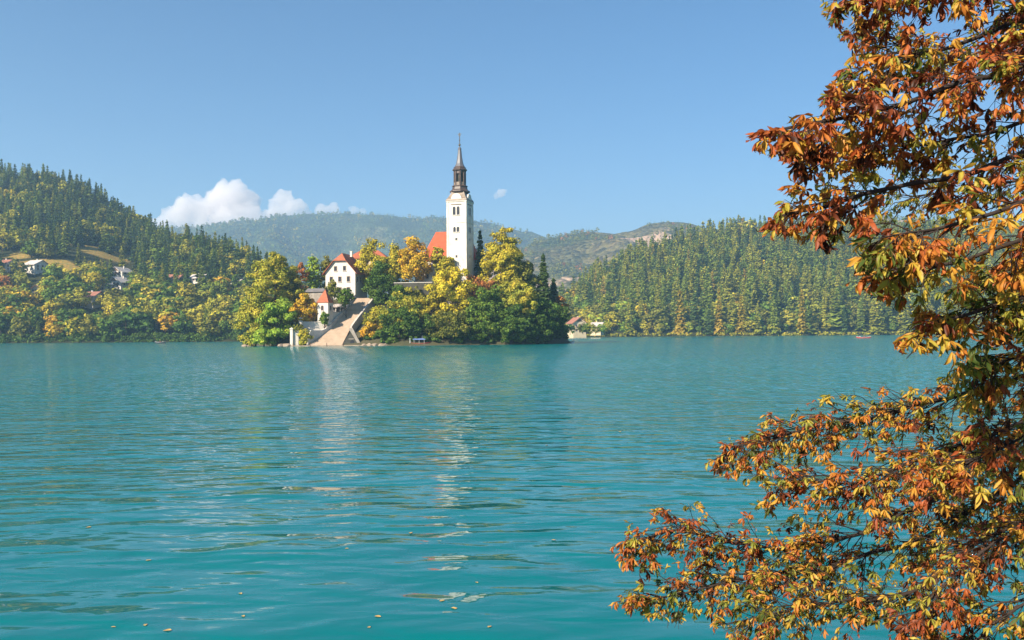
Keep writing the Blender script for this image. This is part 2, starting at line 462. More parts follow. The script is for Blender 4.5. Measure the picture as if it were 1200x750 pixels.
M['mountain'] = mountain_mat('far_mountain', (0.018, 0.034, 0.014, 1), (0.045, 0.062, 0.022, 1), (0.14, 0.12, 0.05, 1), (0.36, 0.28, 0.2, 1), 0.66)
M['mountain_near'] = mountain_mat('middle_mountain', (0.022, 0.04, 0.015, 1), (0.10, 0.085, 0.035, 1), (0.22, 0.15, 0.07, 1), (0.42, 0.29, 0.2, 1), 0.565)

MT_H = {}
def mountain(name, pts, Y0, front, back, mat, amp, seed, step, ymax, rough):
    xs_r = np.array([at(px, py, Y0).x for px, py in pts]); zs_r = np.array([at(px, py, Y0).z for px, py in pts])
    def h(X, Y):
        wob = 220 * fbm(X / 900.0, Y / 900.0, seed + 3, 3)
        d = (Y - Y0 + wob * 0.5)
        f = np.where(d < 0, np.clip(1 + d / front, 0, 1) ** 0.9, np.clip(1 - d / back, 0, 1))
        zr = np.interp(X + 0.15 * d + 0.3 * wob, xs_r, zs_r)
        zr = zr + rough * fbm(X / (Y0 * .055), Y / (Y0 * .055), seed + 40, 4)
        rid = 1 - np.abs(fbm(X / 420.0 + 0.3 * Y / 420.0, Y / 700.0, seed, 4)) * 2
        n = amp * (rid - 0.5) * np.clip((1 - f) * 2.2, 0, 1) * np.clip(f * 4, 0, 1)
        return zr * f + n + 0.05 * amp * fbm(X / 45.0, Y / 45.0, seed + 8, 3) - 3
    MT_H[name] = h
    grid_obj(name, np.arange(xs_r[0], xs_r[-1], step), np.arange(Y0 - front, Y0 + ymax, step), h, mat)
mountain('far_mountains', [(-700, 240), (-300, 262), (100, 268), (180, 267), (215, 266), (250, 265), (280, 257), (320, 250), (370, 249), (430, 249), (480, 252), (520, 256), (560, 261), (600, 266), (640, 275), (655, 278), (760, 290), (1000, 280), (1300, 262), (1900, 250)],
         4300, 1500, 1500, M['mountain'], 170, 31, 22.0, 500, 26)
mountain('middle_mountains', [(440, 385), (520, 350), (590, 310), (640, 283), (662, 278), (682, 272), (700, 270), (722, 272), (742, 266), (758, 261), (780, 260), (800, 261), (815, 267), (850, 279), (900, 284), (960, 275), (1000, 262), (1035, 252), (1075, 258), (1130, 268), (1300, 285), (1700, 300)],
         2550, 900, 800, M['mountain_near'], 110, 77, 14.0, 350, 16)

# ground to the horizon: lake basin and valley floor
def basin_h(X, Y):
    inside = (np.abs(X) < 1350) & (Y < 1150)
    return np.where(inside, -3.6, 1.5)
M['ground'] = surf('valley_grass', (0.08, 0.09, 0.03, 1), (0.13, 0.11, 0.04, 1), 0.01, 1.0, 0.2)
grid_obj('ground', np.linspace(-5200, 5200, 105), np.linspace(-400, 6000, 65), basin_h, M['ground'])

# bank the photographer stands on, below and beside the frame
def bank_h(X, Y):
    d = 3.2 + 0.35 * np.maximum(X, 0) + 0.12 * np.minimum(X, 0) * 0 - Y + np.where(X > 4.0, (X - 4.0) * 0.5, 0)
    return np.where(d > 0, np.minimum(0.25 + d * 0.75, 2.3 + 0.1 * vnoise(X, Y, 2)), d * 1.2)
grid_obj('lake_bank', np.arange(-25, 30, 0.5), np.arange(-20, 12, 0.5), lambda X, Y: np.maximum(bank_h(X, Y), -3), M['island_ground'])

# ------------------------------------------------------------------ water
def water_mat():
    m, nt, b, out = new_mat('lake_water')
    N = nt.nodes; L = nt.links
    geo = N.new('ShaderNodeNewGeometry')
    layers = [  # noise scale, (sx, sy), height amplitude in metres
        (0.16, (0.5, 1.0), 0.16, 0.0),
        (0.55, (0.5, 1.0), 0.17, 3.1),
        (1.7, (0.45, 1.0), 0.056, 7.7),
        (5.0, (0.45, 1.0), 0.0075, 1.3),
    ]
    # patches where the breeze roughens the surface (world space)
    def height(vec, which):
        tot = None
        for sc, (sx, sy), amp, rot in which:
            mp = N.new('ShaderNodeMapping'); mp.inputs['Scale'].default_value = (sx, sy, 1); mp.inputs['Rotation'].default_value = (0, 0, 0.12 * math.sin(rot)); mp.inputs['Location'].default_value = (rot * 13, rot * 5, 0)
            L.new(vec, mp.inputs['Vector'])
            n = N.new('ShaderNodeTexNoise'); n.noise_dimensions = '2D'; n.inputs['Scale'].default_value = sc; n.inputs['Detail'].default_value = 1.0; n.inputs['Roughness'].default_value = 0.4; n.inputs['Distortion'].default_value = 0.35
            L.new(mp.outputs[0], n.inputs['Vector'])
            k = N.new('ShaderNodeMath'); k.operation = 'MULTIPLY_ADD'; k.inputs[1].default_value = amp
            L.new(n.outputs['Fac'], k.inputs[0])
            if tot is not None: L.new(tot, k.inputs[2])
            else: k.inputs[2].default_value = 0
            tot = k.outputs[0]
        return tot
    e = 0.03
    def shifted(dx, dy):
        a = N.new('ShaderNodeVectorMath'); a.operation = 'ADD'; a.inputs[1].default_value = (dx, dy, 0); L.new(geo.outputs['Position'], a.inputs[0]); return a.outputs[0]
    P0, PX, PY = shifted(0, 0), shifted(e, 0), shifted(0, e)
    # open water is ruffled by the breeze in patches, the water near the bank lies sheltered
    sep = N.new('ShaderNodeSeparateXYZ'); L.new(geo.outputs['Position'], sep.inputs[0])
    off = N.new('ShaderNodeMapRange'); off.interpolation_type = 'SMOOTHSTEP'; off.inputs['From Min'].default_value = 9; off.inputs['From Max'].default_value = 70
    off.inputs['To Min'].default_value = 1.0; off.inputs['To Max'].default_value = 3.6; L.new(sep.outputs[1], off.inputs['Value'])
    pn = noise_tex(nt, 0.045, 3, 0.55, vec=geo.outputs['Position'])
    pm = N.new('ShaderNodeMapRange'); pm.inputs['From Min'].default_value = 0.3; pm.inputs['From Max'].default_value = 0.7; pm.inputs['To Min'].default_value = 0.65; pm.inputs['To Max'].default_value = 1.25; L.new(pn.outputs['Fac'], pm.inputs['Value'])
    wind = N.new('ShaderNodeMath'); wind.operation = 'MULTIPLY'; L.new(off.outputs[0], wind.inputs[0]); L.new(pm.outputs[0], wind.inputs[1])
    def slope(P):
        tot = None
        for grp in (layers[:2], layers[2:]):
            s = N.new('ShaderNodeMath'); s.operation = 'SUBTRACT'; L.new(height(P0, grp), s.inputs[0]); L.new(height(P, grp), s.inputs[1])
            d = N.new('ShaderNodeMath'); d.operation = 'DIVIDE'; d.inputs[1].default_value = e; L.new(s.outputs[0], d.inputs[0])
            if tot is None: tot = d.outputs[0]
            else:
                w = N.new('ShaderNodeMath'); w.operation = 'MULTIPLY_ADD'; L.new(d.outputs[0], w.inputs[0]); L.new(wind.outputs[0], w.inputs[1]); L.new(tot, w.inputs[2]); tot = w.outputs[0]
        return tot
    # offshore normals are flattened behind and leaned to the bank to mirror more sky
    sy = slope(PY)
    back = N.new('ShaderNodeMath'); back.operation = 'MAXIMUM'; back.inputs[1].default_value = 0.0; L.new(sy, back.inputs[0])
    fl = N.new('ShaderNodeMapRange'); fl.inputs['From Min'].default_value = 9; fl.inputs['From Max'].default_value = 60; fl.inputs['To Min'].default_value = -0.1; fl.inputs['To Max'].default_value = -0.95; L.new(sep.outputs[1], fl.inputs['Value'])
    asy = N.new('ShaderNodeMath'); asy.operation = 'MULTIPLY_ADD'; L.new(back.outputs[0], asy.inputs[0]); L.new(fl.outputs[0], asy.inputs[1]); L.new(sy, asy.inputs[2])
    lean = N.new('ShaderNodeMapRange'); lean.inputs['From Min'].default_value = 20; lean.inputs['From Max'].default_value = 110; lean.inputs['To Min'].default_value = 0.0; lean.inputs['To Max'].default_value = -0.036; L.new(sep.outputs[1], lean.inputs['Value'])
    tilt = N.new('ShaderNodeMath'); tilt.operation = 'ADD'; L.new(asy.outputs[0], tilt.inputs[0]); L.new(lean.outputs[0], tilt.inputs[1])
    comb = N.new('ShaderNodeCombineXYZ'); L.new(slope(PX), comb.inputs[0]); L.new(tilt.outputs[0], comb.inputs[1]); comb.inputs[2].default_value = 1.0
    nm = N.new('ShaderNodeVectorMath'); nm.operation = 'NORMALIZE'; L.new(comb.outputs[0], nm.inputs[0])
    L.new(nm.outputs[0], b.inputs['Normal'])
    big = noise_tex(nt, 0.012, 3, 0.5, vec=geo.outputs['Position'])
    L.new(ramp(nt, big.outputs['Fac'], [(0.3, (0.0002, 0.124, 0.134, 1)), (0.7, (0.0004, 0.155, 0.163, 1))]), b.inputs['Base Color'])
    b.inputs['Roughness'].default_value = 0.03
    b.inputs['IOR'].default_value = 1.333
    return m
M['water'] = water_mat()
me = np_mesh('water', [(-1600, -60, 0), (1600, -60, 0), (1600, 1350, 0), (-1600, 1350, 0)], [(0, 1, 2, 3)])
tag(link('water', me, [M['water']]), kind='structure')

# ------------------------------------------------------------------ clouds (far beyond the haze)
def cloud_mat():
    m, nt, b, out = new_mat('cloud_white')
    nt.nodes.remove(b)
    pv = nt.nodes.new('ShaderNodeVolumePrincipled')
    pv.inputs['Color'].default_value = (1.0, 0.96, 0.945, 1); pv.inputs['Density'].default_value = 0.011; pv.inputs['Anisotropy'].default_value = 0.0
    nt.links.new(pv.outputs[0], out.inputs['Volume'])
    return m
M['cloud'] = cloud_mat()
def cloud(blobs, Y, label, seed, voxel, grp=None, thick=0.8):
    rng = random.Random(seed)
    bm = bmesh.new()
    for px, py, r in blobs:
        for k in range(7):
            a = rng.uniform(0, 6.28); q = rng.uniform(0, 0.75) if k else 0
            c = at(px + r * q * math.cos(a), py + r * q * math.sin(a) * 0.8, Y)
            rr = r * (1.0 if k == 0 else rng.uniform(0.3, 0.55)) / FPX * Y
            mt = Matrix.Translation(c + Vector((0, rng.uniform(-.5, .5) * rr, 0))) @ Matrix.Diagonal((1, thick, 0.85, 1))
            bmesh.ops.create_icosphere(bm, subdivisions=3, radius=rr, matrix=mt)
    me = bpy.data.meshes.new('cloud'); bm.to_mesh(me); bm.free()
    o = link('cloud', me, [M['cloud']])
    md = o.modifiers.new('r', 'REMESH'); md.mode = 'VOXEL'; md.voxel_size = voxel
    dg = bpy.context.evaluated_depsgraph_get()
    me2 = bpy.data.meshes.new_from_object(o.evaluated_get(dg)); o.modifiers.clear()
    o.data = me2
    me2.materials.clear(); me2.materials.append(M['cloud'])
    nrm = [v.normal.copy() for v in me2.vertices]
    s = voxel * 7
    for v, n in zip(me2.vertices, nrm):
        p = v.co
        k = mnoise.fractal(p / s, 0.8, 2.1, 5)
        k2 = mnoise.fractal(p / (s * 0.3), 0.8, 2.1, 3)
        v.co = p + n * (k * s * 0.34 + k2 * s * 0.15 + abs(mnoise.noise(p / (s * .7))) * s * .25)
    for p in me2.polygons: p.use_smooth = True
    tag(o, label, 'cloud', 'white clouds low over the mountains', 'thing')
cloud([(188, 262, 14), (203, 252, 16), (222, 250, 22), (240, 248, 24), (258, 240, 26), (270, 232, 20), (280, 240, 22), (292, 256, 20), (300, 262, 14), (240, 262, 22), (272, 264, 22), (262, 226, 13), (210, 240, 8), (283, 222, 7)], 7600, 'big white cumulus cloud behind the left shoulder of the far mountain', 5, 26.0)
cloud([(318, 252, 12), (330, 240, 14), (333, 232, 9), (345, 244, 13), (356, 252, 10)], 7600, 'small peaked white cloud between the big cumulus and the church', 8, 22.0)
cloud([(378, 246, 7), (388, 243, 7), (396, 248, 6)], 7600, 'tiny low white cloud on the ridge line right of the peaked cloud', 9, 16.0)
cloud([(581, 229, 3.4), (587, 226, 4.2), (592, 224, 3)], 7600, 'lone puff of cloud in the sky just right of the steeple', 12, 9.0)
cloud([(410, 243, 3), (413, 245, 3.5), (417, 246, 3.5), (421, 247, 3.5), (426, 248, 3.5)], 7600, 'faint wisp of cloud touching the ridge left of the church', 13, 9.0)

# ------------------------------------------------------------------ haze: one closed box of thin air
mb = MB(); mb.box((0, 2780, 373), (10800, 6600, 756))
hz, nt, b, out = new_mat('thin_air'); nt.nodes.remove(b)
pv = nt.nodes.new('ShaderNodeVolumePrincipled')
pv.inputs['Color'].default_value = (0.48, 0.73, 1.0, 1); pv.inputs['Density'].default_value = 0.00018; pv.inputs['Anisotropy'].default_value = 0.2
nt.links.new(pv.outputs[0], out.inputs['Volume'])
hb = mb.build('haze', hz); tag(hb, kind='stuff')

# ------------------------------------------------------------------ building helpers
def window(parent, o, r, n, w, h, arched=False, sill=True, mframe=None):
    """Frame proud of the wall with a dark pane inside (and a sill). o: centre on the wall, r: unit right, n: unit outward normal."""
    o = Vector(o); r = Vector(r); n = Vector(n); up = Vector((0, 0, 1))
    def outline(k, g):
        hw, hh = w / 2 + g, h / 2 + g
        if not arched: return [r * -hw - up * hh, r * hw - up * hh, r * hw + up * hh, r * -hw + up * hh]
        pts = [r * -hw - up * hh, r * hw - up * hh]
        for i in range(7):
            a = math.pi * i / 6; pts.append(r * (hw * math.cos(a)) + up * (hh - hw + hw * math.sin(a)))
        return pts
    inner = outline(0, 0); outer = outline(0, 0.14); k = len(inner)
    mb = MB()
    vs = [o + p + n * 0.12 for p in outer] + [o + p + n * 0.12 for p in inner] + [o + p + n * 0.0 for p in outer] + [o + p + n * 0.01 for p in inner]
    fs = []
    for i in range(k):
        j = (i + 1) % k
        fs += [(i, j, k + j, k + i), (2 * k + i, 2 * k + j, j, i), (k + i, k + j, 3 * k + j, 3 * k + i)]
    mb.add(vs, fs)
    f = mb.build('window', mframe or M['frame'], parent)
    MB().add([o + p + n * 0.03 for p in inner], [tuple(range(k))]).build('pane', M['glass'], f)
    if sill:
        MB().prism([o + r * (-w / 2 - .2) - up * (h / 2 + .14) + n * 0.02, o + r * (w / 2 + .2) - up * (h / 2 + .14) + n * 0.02, o + r * (w / 2 + .2) - up * (h / 2 + .14) + n * 0.28, o + r * (-w / 2 - .2) - up * (h / 2 + .14) + n * 0.28], (0, 0, -0.14)).build('sill', M['sill'], f)
    return f

def local(rz):
    """right and outward-normal vectors in the thing's own frame (front faces -Y)."""
    return Vector((1, 0, 0)), Vector((0, -1, 0)), Vector((0, 1, 0)), Vector((-1, 0, 0))

# ------------------------------------------------------------------ bell tower
TY = 328.0
tz = lambda py: at(540, py, TY).z
tb = at(539.6, 330, TY)
tower = tag(empty('bell_tower', (tb.x, TY, 12.0), -R(17)), 'tall white bell tower with dark baroque spire rising above the island trees', 'bell tower')
Z = lambda py: tz(py) - 12.0
TW = 7.5
top = Z(237)
hw = TW / 2
mb = MB(); mb.box((0, 0, top / 2 - 2), (TW, TW, top + 4)); mb.build('shaft', M['old_plaster'], tower)
mb = MB()
for s in (-1, 1):
    for q in (-1, 1):
        mb.box((s * (hw - .25), q * (hw - .25), top / 2 - 2), (0.75, 0.75, top + 3.96))
mb.build('corner_pilaster', M['plaster'], tower)
mb = MB(); mb.lathe((0, 0, 0), [(hw * 1.4142, top - .5), (hw * 1.4142 + .35, top - .3), (hw * 1.4142 + .5, top + .05), (hw * 1.4142 + .05, top + .2)], square=True); mb.build('cornice', M['plaster'], tower)
MB().lathe((0, 0, 0), [(hw * 1.4142 + .12, Z(262.5)), (hw * 1.4142 + .3, Z(262.2)), (hw * 1.4142 + .12, Z(261.6))], square=True).build('string_course', M['plaster'], tower)
# arched gables over the cornice on each face
mb = MB()
for k in range(4):
    a = k * math.pi / 2
    n = Vector((math.sin(a), -math.cos(a), 0)); r = Vector((math.cos(a), math.sin(a), 0))
    pts = [n * (hw + .12) + r * -2.3 + Vector((0, 0, top + .1)), n * (hw + .12) + r * 2.3 + Vector((0, 0, top + .1))]
    for i in range(9):
        t = math.pi * i / 8; pts.append(n * (hw + .12) + r * (2.05 * math.cos(t)) + Vector((0, 0, top + .6 + 2.2 * math.sin(t))))
    mb.prism(pts, -n * 1.7)
mb.build('arched_gable', M['plaster'], tower)
mb = MB()
prof = [(hw * 1.4142 + .45, top + .22), (hw * 1.4142 + .1, top + .9), (hw * 1.32, Z(233)), (hw * 1.1, Z(229.5)), (hw * .98, Z(227)), (hw * .92, Z(225.8))]
mb.lathe((0, 0, 0), prof, square=True); mb.build('roof', M['copper_light'], tower)
MB().lathe((0, 0, 0), [(hw * .95, Z(226)), (hw * 1.02, Z(225.2)), (hw * .98, Z(224)), (hw * .78, Z(222.5)), (hw * .72, Z(219.5)), (hw * .8, Z(219)), (hw * .74, Z(217.8))], n=8, rz=R(22.5)).build('collar', M['copper'], tower)
lr = hw * .55
lan = MB().lathe((0, 0, 0), [(lr * .72, Z(218)), (lr * .72, Z(201))], n=8, rz=R(22.5)).build('lantern', M['dark_shade_stone'], tower)
mb = MB()
for k in range(8):
    a = R(22.5) + k * math.pi / 4
    mb.box((lr * math.cos(a), lr * math.sin(a), (Z(218) + Z(201)) / 2), (0.5, 0.5, Z(201) - Z(218)), a)
mb.build('column', M['copper'], lan)
MB().lathe((0, 0, 0), [(lr * 1.08, Z(217.6)), (lr * 1.08, Z(214)), (lr * .9, Z(213.8))], n=8, rz=R(22.5)).build('railing', M['copper_light'], lan)
mb = MB()
for k in range(8):
    a = k * math.pi / 4
    n = Vector((math.cos(a), math.sin(a), 0)); r = Vector((-math.sin(a), math.cos(a), 0)); o = n * (lr * .93)
    b = r * (lr * .36)
    pts = [o - b + Vector((0, 0, Z(204))), o + b * -.0 + b + Vector((0, 0, Z(204))), o + b + Vector((0, 0, Z(201))), o - b + Vector((0, 0, Z(201)))]
    mb.prism(pts, -n * .3)
mb.build('arch_head', M['copper'], lan)
MB().lathe((0, 0, 0), [(lr * 1.05, Z(201.2)), (lr * 1.32, Z(200)), (lr * 1.34, Z(199)), (lr * 1.1, Z(197.8)), (lr * 1.12, Z(196.8)), (lr * .95, Z(195.5))], n=8, rz=R(22.5)).build('lantern_cornice', M['copper'], tower)
sp = MB().lathe((0, 0, 0), [(lr * .92, Z(195.6)), (lr * .66, Z(192)), (lr * .5, Z(187)), (lr * .38, Z(181)), (lr * .3, Z(175.5)), (lr * .34, Z(174.5)), (lr * .12, Z(172))], n=8, rz=R(22.5)).build('spire', M['slate'], tower)
mb = MB(); mb.tube([(0, 0, Z(173)), (0, 0, Z(155.5))], 0.14, 6); mb.build('finial_rod', M['gold'], sp)
MB().lathe((0, 0, 0), [(.05, Z(171.2)), (.38, Z(170.6)), (.5, Z(169.8)), (.38, Z(169)), (.05, Z(168.4))], n=12).build('ball', M['gold'], sp, True)
MB().lathe((0, 0, 0), [(.05, Z(165.2)), (.3, Z(164.6)), (.3, Z(164)), (.05, Z(163.4))], n=12).build('ball', M['gold'], sp, True)
mb = MB(); mb.box((0, 0, Z(157.2)), (1.3, .2, .26)); mb.box((0, 0, Z(159)), (.85, .2, .24)); mb.build('cross', M['gold'], sp)
for ang, full in ((0, True), (math.pi / 2, True), (-math.pi / 2, False)):
    n = Vector((math.sin(ang), -math.cos(ang), 0)); r = Vector((math.cos(ang), math.sin(ang), 0)); o = n * hw
    for s in (-1, 1):
        window(tower, o + r * (s * .78 - .1) + Vector((0, 0, Z(248.3))), r, n, 1.05, 3.1, True, True, M['sill'])
        window(tower, o + r * (s * .68 - .1) + Vector((0, 0, Z(270))), r, n, .95, 1.9, True, True, M['sill'])
    window(tower, o + r * -.1 + Vector((0, 0, Z(281.3))), r, n, .7, .8, False, False, M['sill'])
    window(tower, o + r * -.1 + Vector((0, 0, Z(301.3))), r, n, .7, .8, False, False, M['sill'])
    # hood over the bell openings
    MB().prism([o + r * -2.1 + Vector((0, 0, Z(241.4))), o + r * 1.9 + Vector((0, 0, Z(241.4))), o + r * 1.9 + n * .3 + Vector((0, 0, Z(241.4))), o + r * -2.1 + n * .3 + Vector((0, 0, Z(241.4)))], (0, 0, .3)).build('window_hood', M['copper_light'], tower)

# ------------------------------------------------------------------ houses
def gable_house(name, label, cat, loc, rz, w, d, h, rh, wall, roof, half_hip=0.0, gable_wood=False, windows=(), side=(), chimney=True, group=None, below=3.0, eave=0.6, door=None, hip=False):
    """Front (gable) faces local -Y. windows/side: (along, height, w, h)."""
    t = tag(empty(name, loc, rz), label, cat, group)
    hw, hd = w / 2, d / 2
    kz = h + rh * (1 - half_hip)                  # height where the half hip cuts the gable
    kx = hw * half_hip
    if hip:
        prof = [(-hw, -below), (hw, -below), (hw, h), (-hw, h)]
    elif half_hip: prof = [(-hw, -below), (hw, -below), (hw, h), (kx, kz), (-kx, kz), (-hw, h)]
    else: prof = [(-hw, -below), (hw, -below), (hw, h), (0, h + rh), (-hw, h)]
    MB().prism([(x, -hd, z) for x, z in prof], (0, d, 0)).build('wall', wall, t)
    if gable_wood: MB().prism([(-hw * .5, -hd - .06, h + rh * .2), (hw * .5, -hd - .06, h + rh * .2), (0, -hd - .06, h + rh * .82)], (0, .1, 0)).build('gable_boarding', M['wood'], t)
    if gable_wood: MB().box((0, -hd - .5, h * .55), (w * .6, .9, .15)).box((0, -hd - .92, h * .55 + .4), (w * .6, .1, .6)).build('balcony', M['wood'], t)
    ex, ez = eave, eave * rh / hw
    th = 0.22; mb = MB()
    y0, y1 = -hd - eave, hd + eave
    if hip:
        e = (hw + ex); f = (hd + ex); rl = max(hd - hw * 0.9, 0.05)
        z0 = h - 0.05; z1 = h + rh
        vs = [(-e, -f, z0), (e, -f, z0), (e, f, z0), (-e, f, z0), (0, -rl, z1), (0, rl, z1), (-e, -f, z0 - th), (e, -f, z0 - th), (e, f, z0 - th), (-e, f, z0 - th)]
        mb.add(vs, [(0, 1, 4), (1, 2, 5, 4), (2, 3, 5), (3, 0, 4, 5), (6, 7, 1, 0), (7, 8, 2, 1), (8, 9, 3, 2), (9, 6, 0, 3), (9, 8, 7, 6)])
    elif half_hip:
        hl = kx * 0.9
        def P(x, y, z): return (x, y, z + 0.03)
        zt = h + rh
        vs = [P(-hw - ex, y0, h - ez), P(-kx, y0, kz), P(kx, y0, kz), P(hw + ex, y0, h - ez), P(0, y0 + hl + .4, zt), P(-hw - ex, y1, h - ez), P(-kx, y1, kz), P(kx, y1, kz), P(hw + ex, y1, h - ez), P(0, y1 - hl - .4, zt)]
        n = len(vs)
        top_f = [(0, 1, 4, 9, 6, 5), (2, 3, 8, 7, 9, 4), (1, 2, 4), (7, 6, 9)]
        vs2 = vs + [(x, y, z - th) for x, y, z in vs]
        mb.add(vs2, top_f + [tuple(i + n for i in reversed(f)) for f in top_f] + [(a + n, b + n, b, a) for a, b in ((0, 1), (1, 2), (2, 3), (3, 8), (8, 7), (7, 6), (6, 5), (5, 0))])
    else:
        for s in (-1, 1):
            mb.prism([(0, y0, h + rh + .03), (s * (hw + ex), y0, h - ez + .03), (s * (hw + ex), y0, h - ez + th + .03), (0, y0, h + rh + th + .03)], (0, y1 - y0, 0))
    rf = mb.build('roof', roof, t)
    if chimney: MB().box((hw * .25, hd * .2, h + rh), (.8, .8, 2.0)).box((hw * .25, hd * .2, h + rh + 1.08), (1.0, 1.0, .2)).build('chimney', wall, rf)
    for a, z, ww, wh in windows: window(t, (a, -hd, z), (1, 0, 0), (0, -1, 0), ww, wh)
    for a, z, ww, wh in side:
        window(t, (hw, a, z), (0, 1, 0), (1, 0, 0), ww, wh)
        window(t, (-hw, a, z), (0, -1, 0), (-1, 0, 0), ww, wh)
    if door:
        a, ww, wh = door
        f = MB().box((a, -hd - .03, wh / 2), (ww, .14, wh)).build('door', M['wood'], t)
        MB().box((a + ww * .35, -hd - .14, wh * .5), (.08, .1, .25)).build('handle', M['gold'], f)
    return t

p = at(406, 350, 336)
hz0 = at(402.5, 346.5, 330).z
HB = lambda py: at(402, py, 330).z - hz0
gable_house('priory_house', 'three storey white house with half hipped red roof at head of stairs', 'house', (p.x, 336.5, hz0), -R(12), 11.8, 12.0, HB(317.5), HB(296) - HB(317.5), M['plaster'], M['tile'], 0.42,
            windows=[(-1.9, HB(314.6), 1.05, 1.7), (1.7, HB(314.4), 1.05, 1.7), (-3.6, HB(327), 1.1, 1.8), (-.2, HB(327), 1.1, 1.8), (3.2, HB(327), 1.1, 1.9), (3.2, HB(339.5), 1.2, 1.7), (-.2, HB(339.5), 1.1, 1.7)],
            eave=0.95, side=[(-4.0, HB(327.5), 1.0, 1.7), (-1.2, HB(327.5), 1.0, 1.7), (2.6, HB(327.5), 1.0, 1.7)], door=(-3.4, 1.3, 2.3))
p = at(432, 303, 352)
gable_house('long_red_roofed_building', 'long building whose red hipped roof shows above trees right of priory house', 'house', (p.x, 354, p.z - 7), R(4), 9, 15.5, 7, at(432, 293, 352).z - p.z, M['ochre_plaster'], M['tile'], hip=True, windows=[(-2, 4.6, 1, 1.5), (2, 4.6, 1, 1.5)], side=[(-4, 4.6, 1, 1.5), (0, 4.6, 1, 1.5), (4, 4.6, 1, 1.5)])
bpy.data.objects['long_red_roofed_building'].rotation_euler.z = R(86)

# church nave behind the tower
p = at(529.5, 306, 341); ch_z = 14.0
eave = p.z - ch_z; rid = at(529, 271.5, 341).z - ch_z
church = tag(empty('church_nave', (p.x, 341, ch_z), R(-8)), 'white church nave with steep bright red roof behind the bell tower', 'church')
L2, D2 = 10.2, 5.6
MB().box((0, 0, eave / 2 - 2), (2 * L2, 2 * D2, eave + 4)).build('wall', M['plaster'], church)
vs = [(-L2 - .6, -D2 - .6, eave), (L2 + .6, -D2 - .6, eave), (L2 + .6, D2 + .6, eave), (-L2 - .6, D2 + .6, eave), (-L2 + 4.0, 0, rid), (L2 - 4.0, 0, rid)]
MB().add(vs + [(x, y, z - .25) for x, y, z in vs[:4]], [(0, 1, 5, 4), (1, 2, 5), (2, 3, 4, 5), (3, 0, 4), (6, 7, 1, 0), (7, 8, 2, 1), (8, 9, 3, 2), (9, 6, 0, 3), (9, 8, 7, 6)]).build('roof', M['tile_bright'], church)
for x in (-7.6, -4.0, 0, 4, 7.6): window(church, (x, -D2, eave * .62), (1, 0, 0), (0, -1, 0), 1.1, 3.0, True)
for y in (-2.2, 2.2): window(church, (-L2, y, eave * .62), (0, -1, 0), (-1, 0, 0), 1.1, 3.0, True)
d = MB().box((-6, -D2 - .04, 1.3), (1.6, .14, 2.9)).build('door', M['wood'], church)
MB().box((-5.5, -D2 - .15, 1.3), (.08, .1, .25)).build('handle', M['gold'], d)
# low sacristy in front of the nave, left of the tower
p = at(508, 331, 330)
gable_house('low_sacristy', 'low white sacristy with red lean roof between orange trees and tower foot', 'house', (p.x, 333, p.z - 2), R(-12), 6.5, 8, at(508, 316, 330).z - p.z + 2, 1.6, M['plaster'], M['tile_old'], windows=[(-1.4, 4.2, .8, 1.4), (1.4, 4.2, .8, 1.4)], chimney=False)

# ------------------------------------------------------------------ grand stair
ST_L = [(0.0, 361.5), (0.1, 369), (0.2, 378), (0.33, 388), (0.6, 401.5), (1.0, 416.5)]
ST_R = [(0.0, 401.0), (0.33, 411.0), (1.0, 439.0)]
SY = lambda t: 301.0 + 28.5 * t
SZ = lambda t: 0.45 + 16.9 * t
def st(t, side):
    tab = ST_L if side < 0 else ST_R
    px = np.interp(t, [a for a, b in tab], [b for a, b in tab])
    return Vector((at(px, 390, SY(t)).x, SY(t), SZ(t)))
stair = tag(empty('stone_staircase', (st(.0, 1) + st(0, -1)) / 2), 'long straight flight of worn stone steps climbing from lake to white house', 'staircase')
O = stair.location.copy()
mb = MB(); NS = 90
for i in range(NS):
    t0, t1 = i / NS, (i + 1) / NS
    a, b, c, d = st(t0, -1) - O, st(t0, 1) - O, st(t1, 1) - O, st(t1, -1) - O
    z0, z1 = SZ(t0) - O.z, SZ(t1) - O.z
    lo = z0 - 3.2
    mb.add([(a.x, a.y, lo), (b.x, b.y, lo), (c.x, c.y, lo), (d.x, d.y, lo), (a.x, a.y, z1), (b.x, b.y, z1), (c.x, c.y, z1), (d.x, d.y, z1)],
           [(4, 5, 6, 7), (0, 1, 5, 4)] + ([(3, 2, 6, 7)][:1] if i == NS - 1 else []))
mb.build('steps', M['steps'], stair)
def ribbon_wall(pts, tops, base, thick, name, mat, parent, O):
    """wall along plan points; tops/bases absolute z lists; thickness to the right."""
    mb = MB(); n = len(pts); vs = []
    for i, p in enumerate(pts):
        t = (pts[min(i + 1, n - 1)] - pts[max(i - 1, 0)]); t.z = 0; t.normalize(); r = Vector((t.y, -t.x, 0)) * thick
        for q, z in ((p, base[i]), (p + r, base[i]), (p + r, tops[i]), (p, tops[i])): vs.append((q.x - O.x, q.y - O.y, z - O.z))
    fs = [(3, 2, 1, 0), (4 * n - 4, 4 * n - 3, 4 * n - 2, 4 * n - 1)]
    for i in range(n - 1):
        for k in range(4):
            k2 = (k + 1) % 4; fs.append((4 * i + k, 4 * i + k2, 4 * i + 4 + k2, 4 * i + 4 + k))
    mb.add(vs, fs); return mb.build(name, mat, parent)
ts = [i / 20 for i in range(21)]
ts_u = [t for t in ts if t >= 0.3]
ribbon_wall([st(t, -1) - Vector((.7, 0, 0)) for t in ts_u], [SZ(t) + 1.35 for t in ts_u], [SZ(t) - 4 for t in ts_u], .7, 'parapet', M['parapet'], stair, O)
